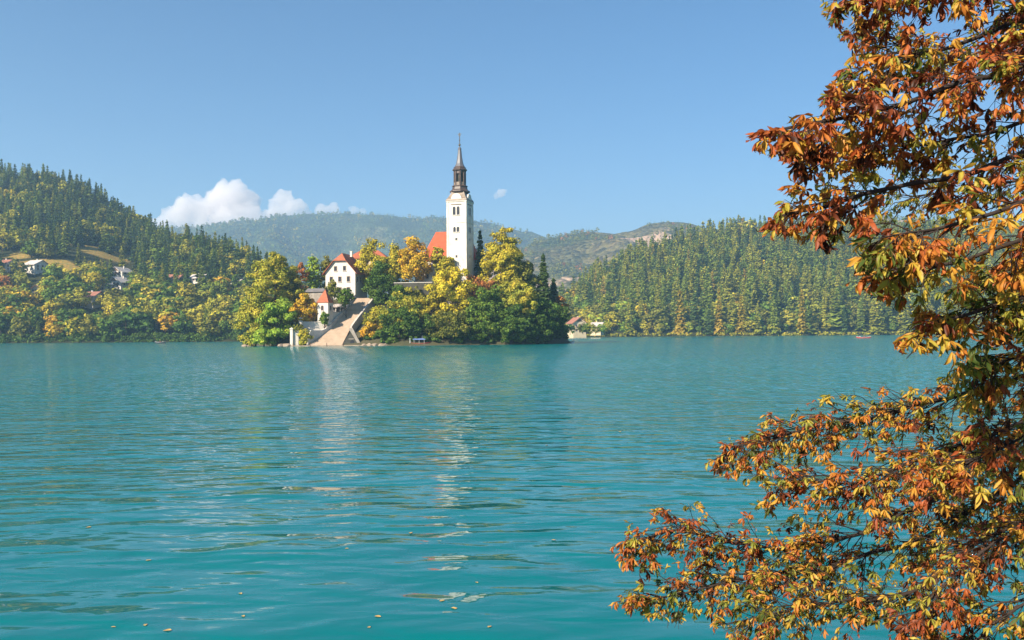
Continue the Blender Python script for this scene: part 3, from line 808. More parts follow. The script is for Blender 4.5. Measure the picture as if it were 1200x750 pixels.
ribbon_wall([st(t, 1) + Vector((0.01, 0, 0)) for t in ts if t >= .3], [SZ(t) + 1.1 for t in ts if t >= .3], [SZ(t) - 6 for t in ts if t >= .3], .7, 'parapet', M['parapet'], stair, O)
ts_l = [t for t in ts if t <= .35]
ribbon_wall([st(t, -1) - Vector((.8, 0, 0)) for t in ts_l], [max(5.4, SZ(t) + 1.2) if t > .02 else 2.6 for t in ts_l], [-1 for t in ts_l], .8, 'retaining_wall', M['old_plaster'], stair, O)
# triangular stone front with the landing grotto
g0, g1, ga = at(402.0, 403.5, 302.0), at(421, 402.5, 302.0), at(411.5, 386, 302.0)
g0.z = g1.z = -0.5
gr = tag(empty('landing_grotto', ((g0.x + g1.x) / 2, 302.0, 0.3)), 'triangular stone front with a dark niche beside the foot of stairs', 'grotto')
o = gr.location
tri = [Vector((g0.x, 302, -.5)), Vector((g1.x, 302, -.5)), Vector((g1.x - .2, 302, .6)), Vector((ga.x + .3, 302, ga.z)), Vector((g0.x + .1, 302, .8))]
MB().prism([q - o for q in tri], (0, 2.2, 0)).build('facade', M['dark_shade_stone'], gr)
MB().prism([Vector((g1.x + .5, 301.75, -.5)) - o, Vector((g1.x + .5, 301.75, .7)) - o, Vector((ga.x + .5, 301.75, ga.z + .5)) - o, Vector((ga.x - .8, 301.75, ga.z + .3)) - o, Vector((g1.x - .3, 301.75, .4)) - o, Vector((g1.x - .3, 301.75, -.5)) - o], (0, 1.6, 0)).build('coping', M['stone'], gr)
nx = (g0.x + g1.x) / 2 + .4 - o.x
pts = [(nx - .7, -.03, -.3), (nx + .7, -.03, -.3)] + [(nx + .7 * math.cos(a), -.03, 1.0 + .7 * math.sin(a)) for a in [math.pi * i / 8 for i in range(9)]]
MB().prism(pts, (0, .2, 0)).build('niche', M['glass'], gr)  # flat dark plate, the shade of a recess put into its colour
MB().prism([Vector((ga.x - .9, 301.8, ga.z - 3.4)) - o, Vector((ga.x + .9, 301.8, ga.z - 3.4)) - o, Vector((ga.x + .9, 301.8, ga.z - 3.1)) - o, Vector((ga.x - .9, 301.8, ga.z - 3.1)) - o], (0, .3, 0)).build('ledge', M['stone'], gr)
# landing at the water
mb = MB(); a, b = at(340, 403, 299.3), at(426, 403, 299.3)
lz = empty('landing_quay', ((a.x + b.x) / 2, 300, 0)); tag(lz, 'low brownish stone quay along the water at the stair foot', 'quay')
mb.box((0, 0.3, 0.0), (b.x - a.x, 2.4, .6)); mb.build('slab', M['rock'], lz)
mb = MB()
for i in range(5): mb.tube([((b.x - a.x) * (i / 4 - .5) * .9, -.9, -.4), ((b.x - a.x) * (i / 4 - .5) * .9, -.9, 1.1)], .11, 6)
mb.build('mooring_post', M['wood'], lz)

# white terrace walls left of the stair
def wall_between(name, label, pa, pb, ztop, zbase, thick, mat, cat='wall', group=None, coping=True):
    o = (Vector((pa[0], pa[1], 0)) + Vector((pb[0], pb[1], 0))) / 2
    dx, dy = pb[0] - pa[0], pb[1] - pa[1]; ln = math.hypot(dx, dy)
    t = tag(empty(name, (o.x, o.y, zbase), math.atan2(dy, dx)), label, cat, group)
    MB().box((0, 0, (ztop - zbase) / 2), (ln, thick, ztop - zbase)).build('masonry', mat, t)
    if coping: MB().box((0, 0, ztop - zbase + .1), (ln + .1, thick + .25, .2)).build('coping', M['sill'], t)
    return t
a, b = at(353, 384, 308), at(388.5, 384, 311)
wall_between('terrace_wall', 'bright white terrace wall between the lower bushes and the stair', (a.x, 308), (b.x, 311), at(370, 377.5, 308).z, 3.0, .6, M['plaster'])
a = at(353.8, 380, 307.3)
gp = tag(empty('gate_pillar', (a.x - .4, 307.2, 3.0)), 'white gate pillar with cap at left end of terrace wall', 'pillar')
MB().box((0, 0, 2.4), (1.1, 1.1, at(354, 373, 307).z - 3.0 + .2)).build('shaft', M['plaster'], gp)
MB().lathe((0, 0, at(354, 373, 307).z - 3.0), [(.9, -.1), (.9, 0.08), (.1, .35)], square=True).build('cap', M['plaster'], gp)
a, b = at(341, 396, 302.6), at(350, 396, 303.4)
wall_between('lower_white_wall', 'short white wall at the water left of the stair foot', (a.x, 302.6), (b.x, 303.2), at(345, 388, 303).z, .3, .6, M['old_plaster'])
gp2 = tag(empty('lower_gate_pillar', (a.x + .3, 302.3, 0.3)), 'slim white pillar standing by the water at left of short white wall', 'pillar')
MB().box((0, 0, at(342, 385.5, 303).z / 2 - .2), (.9, .9, at(342, 385.5, 303).z - .3)).build('shaft', M['plaster'], gp2)
MB().lathe((0, 0, at(342, 385.5, 303).z - .3), [(.85, -.1), (.85, .1), (.1, .5)], square=True).build('cap', M['plaster'], gp2)
a, b = at(388, 371, 309.5), at(405, 371, 314)
wall_between('upper_terrace_wall', 'white wall beneath the arcade beside the stair', (at(387, 371, 313).x, 313.2), (at(402.5, 371, 318).x - 1.0, 318.6), at(396, 366, 315).z, 5.0, .6, M['plaster'])
# chapel with pyramid roof
p = at(380.5, 376, 311); cz = 5.0
ch = tag(empty('garden_chapel', (p.x, 312.2, cz), -R(14)), 'small white chapel with pointed red pyramid roof left of the stair', 'chapel')
ez_ = at(380, 354.5, 311).z - cz; az_ = at(380, 339.5, 312).z - cz
MB().box((0, 0, ez_ / 2 - .5), (4.0, 4.0, ez_ + 1)).build('wall', M['plaster'], ch)
MB().lathe((0, 0, 0), [(3.1, ez_ - .1), (3.15, ez_ + .1), (1.9, ez_ + 2.0), (.08, az_)], square=True).build('roof', M['tile'], ch)
window(ch, (-.2, -2.0, ez_ - 1.9), (1, 0, 0), (0, -1, 0), .8, 1.6, True)
window(ch, (2.0, 0, ez_ - 1.9), (0, 1, 0), (1, 0, 0), .8, 1.6, True)
f = MB().box((.9, -2.04, 1.1), (1.1, .14, 2.2)).build('door', M['wood'], ch); MB().box((1.3, -2.15, 1.1), (.08, .1, .22)).build('handle', M['gold'], f)
# arcade wing right of the chapel
p = at(397, 366, 314)
aw = tag(empty('arcade_wing', (at(397, 366, 320).x - .4, 320.6, at(397, 366.5, 319).z), R(14)), 'low open arcade with grey lean-to roof between chapel and stair', 'arcade')
MB().box((0, 1.6, 1.1), (6.2, .4, 2.4)).build('back_wall', M['tile_grey'], aw)
for i in range(4): MB().box((-2.6 + i * 1.7, -1.4, .95), (.36, .36, 1.9)).build('column', M['plaster'], aw)
MB().prism([(-3.4, -2.0, 1.9), (-3.4, 2.0, 3.0), (-3.4, 2.0, 3.25), (-3.4, -2.0, 2.15)], (6.8, 0, 0)).build('roof', M['tile_pale'], aw)
MB().box((0, 0, -.6), (6.4, 3.4, 1.2)).build('floor_slab', M['parapet'], aw)
# grey shed behind the chapel
p = at(371, 350, 320)
gable_house('grey_shed', 'small grey walled shed with dark roof behind the chapel', 'shed', (p.x, 321, p.z - 3), R(78), 4, 6.0, at(371, 341.5, 320).z - p.z + 3, 0.9, M['stone'], M['tile_grey'], windows=[(0, 4, .8, .8)], chimney=False)
# retaining wall under the golden trees, their shade put into its dark stone
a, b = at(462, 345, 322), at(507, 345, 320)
wall_between('retaining_wall_dark', 'stone retaining wall with tree shade in its colour under the golden trees left of tower', (a.x, 322), (b.x, 320), at(488, 331.5, 321).z, 6, .9, M['dark_shade_stone'])
bpy.data.objects['retaining_wall_dark'].name = 'shade_dark_retaining_wall'
# white balustrade behind the golden trees
a, b = at(488, 325, 331), at(518, 325, 331)
wall_between('church_yard_wall', 'low white churchyard wall glimpsed under the golden tree crowns', (a.x, 331), (b.x - 2, 329.5), at(495, 327.5, 331).z, 12, .5, M['plaster'])

# rocks along the island shore
rng = random.Random(3)
def rock_mesh(seed):
    bm = bmesh.new(); bmesh.ops.create_icosphere(bm, subdivisions=2, radius=1.0)
    for v in bm.verts: v.co *= 1 + .35 * mnoise.noise(v.co * 1.3 + Vector((seed * 7.1, 0, 0)))
    me = bpy.data.meshes.new('rock'); bm.to_mesh(me); bm.free(); me.materials.append(M['rock']); return me
RM = [rock_mesh(i) for i in range(4)]
RK = []
spots = [(287, 'by the waterline left of the bright shore bush'), (293, 'under the bright shore bush'), (329, 'at the waterline left of the white pillar'), (335, 'beside the slim white pillar'), (427, 'just right of the grotto'), (433, 'below the orange shore tree'),
         (440, 'right of the orange shore tree'), (449, 'below the big dark bush'), (506, 'right of the canopy boat'), (510, 'two rocks right of the canopy boat'), (514, 'below the yellow tree')]
for i, (px, where) in enumerate(spots):
    o = bpy.data.objects.new('shore_rock', RM[i % 4]); COL.objects.link(o)
    Yr = 300.2 + rng.uniform(-.4, .6)
    if px < 300: Yr = 306
    if px > 500: Yr = 301.5
    q = at(px, 403, Yr); o.location = (q.x, Yr, .1); s = rng.uniform(.7, 1.25)
    o.scale = (s * 1.5, s, s * .75); o.rotation_euler = (0, 0, rng.uniform(0, 6))
    tag(o, 'pale brown shore rock ' + where, 'rock', 'rocks along the island waterline')

# ------------------------------------------------------------------ foliage generators
def unit(v): return v / np.maximum(np.linalg.norm(v, axis=-1, keepdims=True), 1e-9)
def leaf_quads(C, N, size, rng, aspect=0.6):
    """rhombic leaf faces at centres C with normals N."""
    n = len(C)
    t = unit(np.cross(N, rng.normal(size=(n, 3)))); b = np.cross(N, t)
    s = size * rng.uniform(.6, 1.35, (n, 1)); w = s * aspect * rng.uniform(.7, 1.3, (n, 1))
    V = np.stack([C - t * s, C + b * w + N * (s * .15), C + t * s, C - b * w + N * (s * .15)], 1).reshape(-1, 3)
    return V, np.arange(4 * n).reshape(-1, 4)

def crown_points(rng, rx, rz, n_clumps, per, clump_r, shape='round', ry=None):
    """Leaf centres and outward normals in clumps spread through an uneven crown, centre at origin."""
    ry = ry or rx
    d = unit(rng.normal(size=(n_clumps, 3)))
    u = rng.uniform(.35, 1.0, (n_clumps, 1)) ** .55
    lob = 1 + .22 * np.sin(d[:, :1] * 3.1 + rng.uniform(0, 6)) * np.sin(d[:, 1:2] * 3.7 + rng.uniform(0, 6)) + .12 * rng.normal(size=(n_clumps, 1))
    P = d * u * lob * np.array([rx, ry, rz])
    if shape == 'cone':       # wider below
        P[:, :2] *= (1.15 - .65 * sstep(-rz, rz, P[:, 2]))[:, None]
    else:
        P[:, :2] *= (1.08 - .25 * sstep(-.2 * rz, rz, P[:, 2]))[:, None]
    cr = clump_r * rng.uniform(.6, 1.35, (n_clumps, 1))
    dd = unit(rng.normal(size=(n_clumps, per, 3)))
    rr = rng.uniform(.3, 1, (n_clumps, per, 1)) ** .6
    C = P[:, None, :] + dd * rr * cr[:, None, :] * np.array([1.15, 1.15, .75])
    out = unit(P)[:, None, :]
    N = unit(1.0 * dd + .35 * out + np.array([0, 0, .30]) + .38 * rng.normal(size=dd.shape))
    return C.reshape(-1, 3), N.reshape(-1, 3)

def conifer_quads(rng, H, Rb, layers, arms, droop=.35, top=1.0):
    """Tiers of drooping jagged boughs."""
    V = []
    for i in range(layers):
        f = (i + rng.uniform(-.3, .3)) / layers; f = min(max(f, 0.0), .985)
        z = H * (.10 + .90 * f); r = Rb * (1 - f) ** .72 * rng.uniform(.8, 1.15) + .03 * Rb
        n = max(4, int(arms * (1 - .55 * f)))
        a0 = rng.uniform(0, 6.28)
        for k in range(n):
            a = a0 + 6.283 * k / n + rng.uniform(-.3, .3); rr = r * rng.uniform(.65, 1.2)
            dx, dy = math.cos(a), math.sin(a); px, py = -dy, dx
            w = rr * rng.uniform(.26, .46); dz = -rr * droop * rng.uniform(.5, 1.4)
            c = rng.uniform(.4, .62); tw = rng.uniform(-.35, .35) * w
            V += [(dx * rr * .05, dy * rr * .05, z), (dx * rr * c + px * w, dy * rr * c + py * w, z + dz * .35 - tw), (dx * rr, dy * rr, z + dz), (dx * rr * c - px * w, dy * rr * c - py * w, z + dz * .35 + tw)]
    # leader
    for k in range(3):
        a = k * 2.1; q = .10 * Rb
        V += [(0, 0, H * 1.02), (q * math.cos(a), q * math.sin(a), H * .95), (0, 0, H * .9), (q * math.cos(a + 2), q * math.sin(a + 2), H * .95)]
    V = np.array(V); return V, np.arange(len(V)).reshape(-1, 4)

def trunk_quads(H, r0, r1, n=5, lean=(0, 0)):
    V = []; seg = 4
    for i in range(seg + 1):
        f = i / seg; r = r0 + (r1 - r0) * f
        for k in range(n):
            a = 6.283 * k / n; V.append((lean[0] * f * f + r * math.cos(a), lean[1] * f * f + r * math.sin(a), H * f))
    F = [(i * n + k, i * n + (k + 1) % n, (i + 1) * n + (k + 1) % n, (i + 1) * n + k) for i in range(seg) for k in range(n)]
    return np.array(V), np.array(F)

def join(parts):
    """[(V,F,mat)] -> V,F,mi"""
    V = []; F = []; I = []; b = 0
    for v, f, m in parts:
        V.append(v); F.append(f + b); I.append(np.full(len(f), m)); b += len(v)
    return np.concatenate(V), np.concatenate(F), np.concatenate(I)

# ------------------------------------------------------------------ island trees, one by one
NR = np.random.default_rng(11)
def island_tree(name, label, cat, mat, px, top, bot, w, Y, shape='round', dens=1.0, trunk=True, group=None, leaf=0.40, clump=None):
    pc = at(px, (top + bot) / 2, Y); rz = (at(px, top, Y).z - at(px, bot, Y).z) / 2; rx = w * 1.1 / 2 / FPX * Y
    g = island_h(pc.x, Y); g = max(float(g), 0.05)
    root = tag(empty(name, (pc.x, Y, g - .2)), label, cat, group)
    zc = pc.z - g + .2
    cl = clump or max(.9, min(1.7, rx * .27))
    area = rx * rx + 2 * rx * rz
    n = int(max(14, 1.4 * dens * area / cl ** 2 * 1.0)); per = int(66 * (cl / 1.3) ** 2 / (leaf / .40) ** 2)
    C, N = crown_points(NR, rx - cl * .35, rz - cl * .3, n, per, cl, shape)
    C[:, 2] += zc
    C = C[C[:, 2] > .15]; N = N[:len(C)]
    V, F = leaf_quads(C, N, leaf, NR)
    link('crown', np_mesh('crown', V, F), [mat], root)
    H = max(zc - rz * .1, 1.0)
    mb = MB(); r0 = max(.16, rx * .055)
    mb.tube([(0, 0, -.3), (.05 * rx, 0, H * .35), (0, .04 * rx, H * .7), (.03 * rx, 0, H + rz * .45)], [r0 * 1.3, r0, r0 * .75, r0 * .25], 7)
    for k in range(7):
        a = k * 2.4 + NR.uniform(0, 1); f = NR.uniform(.35, .9); q = NR.uniform(.5, .85)
        p0 = Vector((0, 0, H * f)); p1 = Vector((math.cos(a) * rx * q * .5, math.sin(a) * rx * q * .5, H * f + rz * .3)); p2 = Vector((math.cos(a) * rx * q, math.sin(a) * rx * q, H * f + rz * NR.uniform(.3, .7)))
        mb.tube([p0, p1, p2], [r0 * .5, r0 * .3, r0 * .1], 5)
    mb.build('trunk', M['bark'], root, True)
    return root

def island_spruce(name, label, mat, px, top, bot, w, Y, group=None):
    pc = at(px, bot, Y); H = at(px, top, Y).z - pc.z; rx = w / 2 / FPX * Y
    g = max(float(island_h(pc.x, Y)), .05)
    root = tag(empty(name, (pc.x, Y, g - .2)), label, 'spruce tree', group)
    zb = pc.z - g + .2
    parts = []
    V, F = conifer_quads(NR, H, rx, 34, 15, .42); V[:, 2] += zb - H * .08
    # needles: small faces scattered along the boughs
    q = V.reshape(-1, 4, 3); idx = NR.integers(0, len(q), 5200); wgt = NR.dirichlet((1, 1, 1, 1), 5200)
    C = (q[idx] * wgt[:, :, None]).sum(1) + NR.normal(0, .14, (5200, 3)); N = unit(NR.normal(size=(5200, 3)) + [0, 0, .8])
    V2, F2 = leaf_quads(C, N, .32, NR, .5)
    V3, F3, I3 = join([(V, F, 0), (V2, F2, 0)])
    link('crown', np_mesh('crown', V3, F3), [mat], root)
    MB().tube([(0, 0, -.3), (0, 0, zb + H * .95)], [max(.18, rx * .11), .03], 7).build('trunk', M['bark'], root, True)
    return root

IT = [
 # label, cat, mat, px, top, bot, w, Y, shape, dens
 ('big golden olive tree, tallest at the left end of the island', 'tree', 'leaf_yellowgreen', 322, 293, 384, 58, 322, 'round', 1.0),
 ('yellow green tree at the far left tip of the island', 'tree', 'leaf_yellowgreen', 299, 336, 403, 36, 309, 'round', 1.0),
 ('dark olive tree filling the back of the left grove', 'tree', 'leaf_olive', 338, 318, 392, 36, 326, 'round', 1.0),
 ('bright green tree overhanging the water in the left grove', 'tree', 'leaf_bright', 325, 348, 403, 38, 306, 'round', 1.0),
 ('orange gold tree between left grove and the small chapel', 'tree', 'leaf_orange', 357, 342, 388, 32, 313, 'round', 1.0),
 ('low bright green bush at the left waterline', 'bush', 'leaf_bright', 309, 383, 405, 26, 304, 'round', 1.1),
 ('slender bright green tree left of the white priory house', 'tree', 'leaf_bright', 367, 300, 345, 17, 344, 'round', 1.0),
 ('thin brownish half bare tree behind the left grove', 'tree', 'leaf_rust', 351, 306, 345, 17, 338, 'round', .45),
 ('olive tree showing behind the left wall of priory house', 'tree', 'leaf_olive', 383, 300, 350, 15, 346, 'round', 1.0),
 ('small olive tree in front of the left windows of priory house', 'tree', 'leaf_olive', 389.5, 326, 352, 15, 316.5, 'round', .8),
 ('round green shrub at the foot of the priory house wall', 'shrub', 'leaf_green', 405, 339, 358, 19, 316.8, 'round', 1.1),
 ('small green shrub climbing in front of the chapel', 'shrub', 'leaf_green', 380, 363, 380, 9, 308.3, 'round', 1.1),
 ('yellow green bush beside the lower white wall', 'bush', 'leaf_yellowgreen', 356, 384, 404, 15, 301.8, 'round', 1.0),
 ('dark shrub between the white pillars', 'shrub', 'leaf_olive', 349, 378, 392, 10, 304.8, 'round', 1.0),
 ('tall golden olive tree just right of the priory house', 'tree', 'leaf_gold', 438, 283, 340, 38, 338, 'round', 1.0),
 ('lighter golden tree in the middle between priory house and church roof', 'tree', 'leaf_gold', 463, 287, 346, 38, 333, 'round', 1.0),
 ('orange gold tree with bare dark trunk left of church roof', 'tree', 'leaf_orange', 487, 278, 330, 37, 326, 'round', 1.0),
 ('thin yellow green tree in front of the red church roof', 'tree', 'leaf_yellowgreen', 513, 287, 322, 16, 327, 'round', .8),
 ('small golden tree at the left foot of the bell tower', 'tree', 'leaf_gold', 524, 298, 332, 19, 323, 'round', .9),
 ('dark green tree at the head of the stone stairs', 'tree', 'leaf_dark', 446, 306, 366, 36, 328, 'round', 1.0),
 ('dark green shrub in front of the dark retaining wall', 'shrub', 'leaf_dark', 468, 331, 366, 24, 318, 'round', 1.0),
 ('small light shrub under the dark retaining wall', 'shrub', 'leaf_olive', 489, 336, 362, 18, 317, 'round', .8),
 ('yellow green tree beside the upper stair parapet', 'tree', 'leaf_yellowgreen', 441, 356, 398, 26, 313, 'round', .95),
 ('small orange tree at the waterline right of the grotto', 'tree', 'leaf_orange', 435, 378, 402, 22, 304, 'round', 1.0),
 ('yellow topped tree behind the big dark bush', 'tree', 'leaf_yellowgreen', 476, 345, 396, 54, 311, 'round', 1.0),
 ('big dark green bush by the canopy boat', 'tree', 'leaf_dark', 474, 358, 405, 58, 305, 'round', 1.1),
 ('bright yellow tree, brightest of the island, below the bell tower', 'tree', 'leaf_yellow', 532, 312, 378, 54, 314, 'round', 1.05),
 ('olive tree under the bright yellow tree by the shore', 'tree', 'leaf_olive', 526, 362, 405, 52, 305, 'round', 1.05),
 ('yellowing tree just left of the bright yellow tree', 'tree', 'leaf_gold', 504, 340, 388, 26, 310, 'round', .9),
 ('deep green tree right of the bright yellow tree', 'tree', 'leaf_green', 572, 335, 404, 46, 308, 'round', 1.05),
 ('yellow green tree on the right slope of the island', 'tree', 'leaf_yellowgreen', 603, 326, 380, 46, 314, 'round', 1.0),
 ('dark green tree at the shore under the right slope', 'tree', 'leaf_dark', 598, 358, 405, 54, 307, 'round', 1.05),
 ('large golden olive tree right of the bell tower', 'tree', 'leaf_gold', 590, 268, 346, 58, 330, 'cone', 1.05),
 ('dark olive tree behind the large golden olive tree', 'tree', 'leaf_olive', 611, 300, 368, 42, 332, 'round', 1.0),
 ('rusty tree between yellow tree and golden olive tree', 'tree', 'leaf_rust', 560, 320, 358, 34, 318, 'round', .9),
 ('dark green tree on the right flank below the spruces', 'tree', 'leaf_dark', 628, 345, 403, 44, 316, 'round', 1.05),
 ('round dark green tree at the right tip of the island', 'tree', 'leaf_dark', 648, 354, 402, 36, 330, 'round', 1.1),
 ('small reddish bush on the right tip of the island', 'bush', 'leaf_rust', 657, 346, 366, 18, 336, 'round', .8),
]
for label, cat, mat, px, top, bot, w, Y, shape, dens in IT:
    nm = {'tree': 'broadleaf_tree', 'bush': 'bush', 'shrub': 'shrub'}[cat]
    island_tree(nm, label, cat, M[mat], px, top, bot, w, Y, shape, dens, group='trees and bushes on the island')
island_spruce('spruce_tree', 'tall dark spruce standing out at the right end of the island', M['needle_dark'], 637, 290, 372, 32, 331, 'spruces on the island')
island_spruce('spruce_tree', 'dark spruce left of the tallest island spruce', M['needle_dark'], 621, 306, 374, 34, 329, 'spruces on the island')
island_spruce('spruce_tree', 'slim dark spruce just right of the bell tower', M['needle_dark'], 563, 263, 340, 21, 331, 'spruces on the island')
island_spruce('spruce_tree', 'small spruce at the right tip behind round dark tree', M['needle_dark'], 649, 322, 372, 24, 341, 'spruces on the island')
# low shore undergrowth that nobody could count
und = []
for i in range(150):
    a = NR.uniform(math.pi, 2 * math.pi); rr = NR.uniform(.86, .975)
    x, y = ICX + IRX * rr * math.cos(a), ICY + IRY * rr * math.sin(a)
    q = proj([(x, y, .5)])[0][0]
    if 333 < q < 427: continue
    C, N = crown_points(NR, 1.3, .9, 5, 42, .7); und.append((C + [x, y, max(float(island_h(x, y)), 0) + .8], N))
V, F = leaf_quads(np.concatenate([c for c, n in und]), np.concatenate([n for c, n in und]), .3, NR)
tag(link('undergrowth', np_mesh('undergrowth', V, F), [M['leaf_dark']]), 'dark undergrowth along the island shore', kind='stuff')

# ------------------------------------------------------------------ woods on the two hills
def make_conifer(seed, H=1.0, slim=.15):
    r = np.random.default_rng(seed)
    V, F = conifer_quads(r, 1.0, slim, 15, 10, .42)
    q = V.reshape(-1, 4, 3); n = 330; idx = r.integers(0, len(q), n); wg = r.dirichlet((1, 1, 1, 1), n)
    C = (q[idx] * wg[:, :, None]).sum(1) + r.normal(0, .012, (n, 3)); V2, F2 = leaf_quads(C, unit(r.normal(size=(n, 3)) + [0, 0, .7]), .032, r, .6)
    Vt, Ft = trunk_quads(.9, .014, .004)
    return join([(V, F, 0), (V2, F2, 0), (Vt, Ft, 1)])
def make_broad(seed):
    r = np.random.default_rng(seed)
    C, N = crown_points(r, .34, .40, 26, 22, .135); C[:, 2] += .56
    C = C[C[:, 2] > .05]; N = N[:len(C)]
    V, F = leaf_quads(C, N, .052, r, .75)
    Vt, Ft = trunk_quads(.7, .025, .008)
    return join([(V, F, 0), (Vt, Ft, 1)])
CON = [make_conifer(s, slim=sl) for s, sl in ((1, .19), (2, .21), (3, .165), (4, .23), (5, .2), (6, .18))]
BRO = [make_broad(s) for s in range(20, 28)]
def tmpl_mesh(nm, t, mats):
    out = []
    for k, (n2, m) in enumerate(zip(('crown', 'trunk'), mats)):
        F = t[1][t[2] == k]; used = np.unique(F); remap = np.zeros(len(t[0]), int); remap[used] = np.arange(len(used))
        me = np_mesh(n2, t[0][used], remap[F]); me.materials.append(m); out.append(me)
    return out
CON_ME = [tmpl_mesh('forest_conifer', t, [M['needle_green'], M['bark']]) for t in CON]
BRO_ME = [tmpl_mesh('forest_broadleaf', t, [M['leaf_green'], M['bark']]) for t in BRO]

FR = np.random.default_rng(5)
cand = []     # x, y, z, H, kind, colour, hill, t
def scatter(hill, hfun, shore, upts, yr_pts, umin, umax, ymax_t, spacing, clear):
    y = 500.0
    while y < 1350:
        x = umin * y
        while x < umax * y:
            xx = x + FR.uniform(-.48, .48) * spacing; yy = y + FR.uniform(-.48, .48) * spacing
            x += spacing
            u = xx / yy; ys = float(shore(u)); yr = float(np.interp(u, upts, yr_pts)); t = (yy - ys) / (yr - ys)
            if t < .003 or t > ymax_t: continue
            z = float(hfun(np.float64(xx), np.float64(yy)))
            if z < .4: continue
            if float(clear(np.array([[xx]]), np.array([[yy]]))[0, 0]) > .15 and FR.random() > .13: continue
            cand.append([xx, yy, z, t, hill])
        y += spacing * .9
scatter('left', left_h, LSHORE, LU, LY, -.72, -.17, 1.06, 8.8, left_clear)
scatter('right', right_h, RSHORE, RU, RY, .035, .75, 1.06, 9.6, right_clear)

trees = []
# sight lines to the houses and meadows stay open: (px, py base, width, height, chance a tree in the way is missing)
OPEN = [(43, 318, 20, 9, 1), (7, 318, 14, 9, 1), (142, 324, 18, 9, 1), (141, 338, 20, 10, 1), (121, 341, 10, 7, 1), (108, 358, 18, 9, 1), (42.5, 347, 7, 6, 1), (206, 331, 14, 3, .6), (234, 331, 14, 3, .6), (279, 334, 14, 3, .6),
        (676, 388, 20, 14, 1), (700, 385, 22, 10, 1), (665, 356, 14, 10, 1), (650, 345, 12, 7, 1), (117, 300, 60, 9, .9), (92, 294, 24, 7, .9), (14, 303, 40, 8, .9), (60, 310, 40, 7, .8), (85, 317, 30, 6, .7), (143, 306, 20, 10, .8), (661, 354, 14, 7, .9)]
OPEN = [(px, py, w, h, pr, ground_hit(px, py).y) for px, py, w, h, pr in OPEN]
def in_the_way(x, y, z, H):
    (bx, tx), (by, ty) = proj([(x, y, z), (x, y, z + H)])
    for px, py, w, h, pr, Y in OPEN:
        if abs(bx - px) < w * .5 + H / y * FPX * .12 and Y - 260 < y < Y + 9 and ty < py - h * .3 and by > py - h and FR.random() < pr: return True
    return False
for xx, yy, z, t, hill in cand:
    pn = float(vnoise(np.float64(xx / 45), np.float64(yy / 45), 4)); pn2 = float(vnoise(np.float64(xx / 22), np.float64(yy / 22), 14))
    r = FR.random(); u = xx / yy; px = 600 + FPX * u
    if hill == 'left':
        low = 1 - sstep(.22, .5, t + .12 * pn)
        pb = .86 * low + .12 * (1 - low)
        if px > 200: pb = max(pb, .35 * low + .15)
        if r < pb:
            kind = 'broad'; H = FR.uniform(10, 17)
            c = FR.choice(['leaf_green', 'leaf_yellowgreen', 'leaf_olive', 'leaf_gold', 'leaf_orange', 'leaf_dark', 'leaf_rust'], p=[.24, .38, .18, .09, .03, .06, .02])
            if t < .035: c = FR.choice(['leaf_dark', 'leaf_green', 'leaf_olive', 'leaf_yellowgreen', 'leaf_orange'], p=[.42, .24, .16, .1, .08])  # mostly dark leaves at the waterline, standing in for the shore shadow
            elif pn2 > .35: c = FR.choice(['leaf_yellowgreen', 'leaf_gold', 'leaf_yellow'], p=[.55, .35, .1])
        else:
            kind = 'con'; H = FR.uniform(13, 22) * (1 - .15 * (t < .3)); c = FR.choice(['needle_dark', 'needle_green', 'needle_olive'], p=[.58, .32, .10])
    else:
        low = 1 - sstep(.08, .3, t + .1 * pn)
        edge = float(sstep(730, 670, px)) if False else float(np.clip((735 - px) / 50, 0, 1))
        pb = .42 * low + .16 + .5 * edge
        if t < .05: pb = max(pb, .6)
        if r < pb:
            kind = 'broad'; H = FR.uniform(11, 20) * (1 - .35 * (t < .04))
            c = FR.choice(['leaf_green', 'leaf_yellowgreen', 'leaf_olive', 'leaf_gold', 'leaf_orange', 'leaf_bright'], p=[.2, .30, .28, .09, .03, .1])
        else:
            kind = 'con'; H = FR.uniform(20, 34); c = FR.choice(['needle_dark', 'needle_green', 'needle_olive', 'needle_gold'], p=[.17, .40, .41, .02])
            if t < .3 and px > 850: H *= 1.08
    if in_the_way(xx, yy, z, H): continue
    trees.append([xx, yy, z, H, kind, c, hill, t])
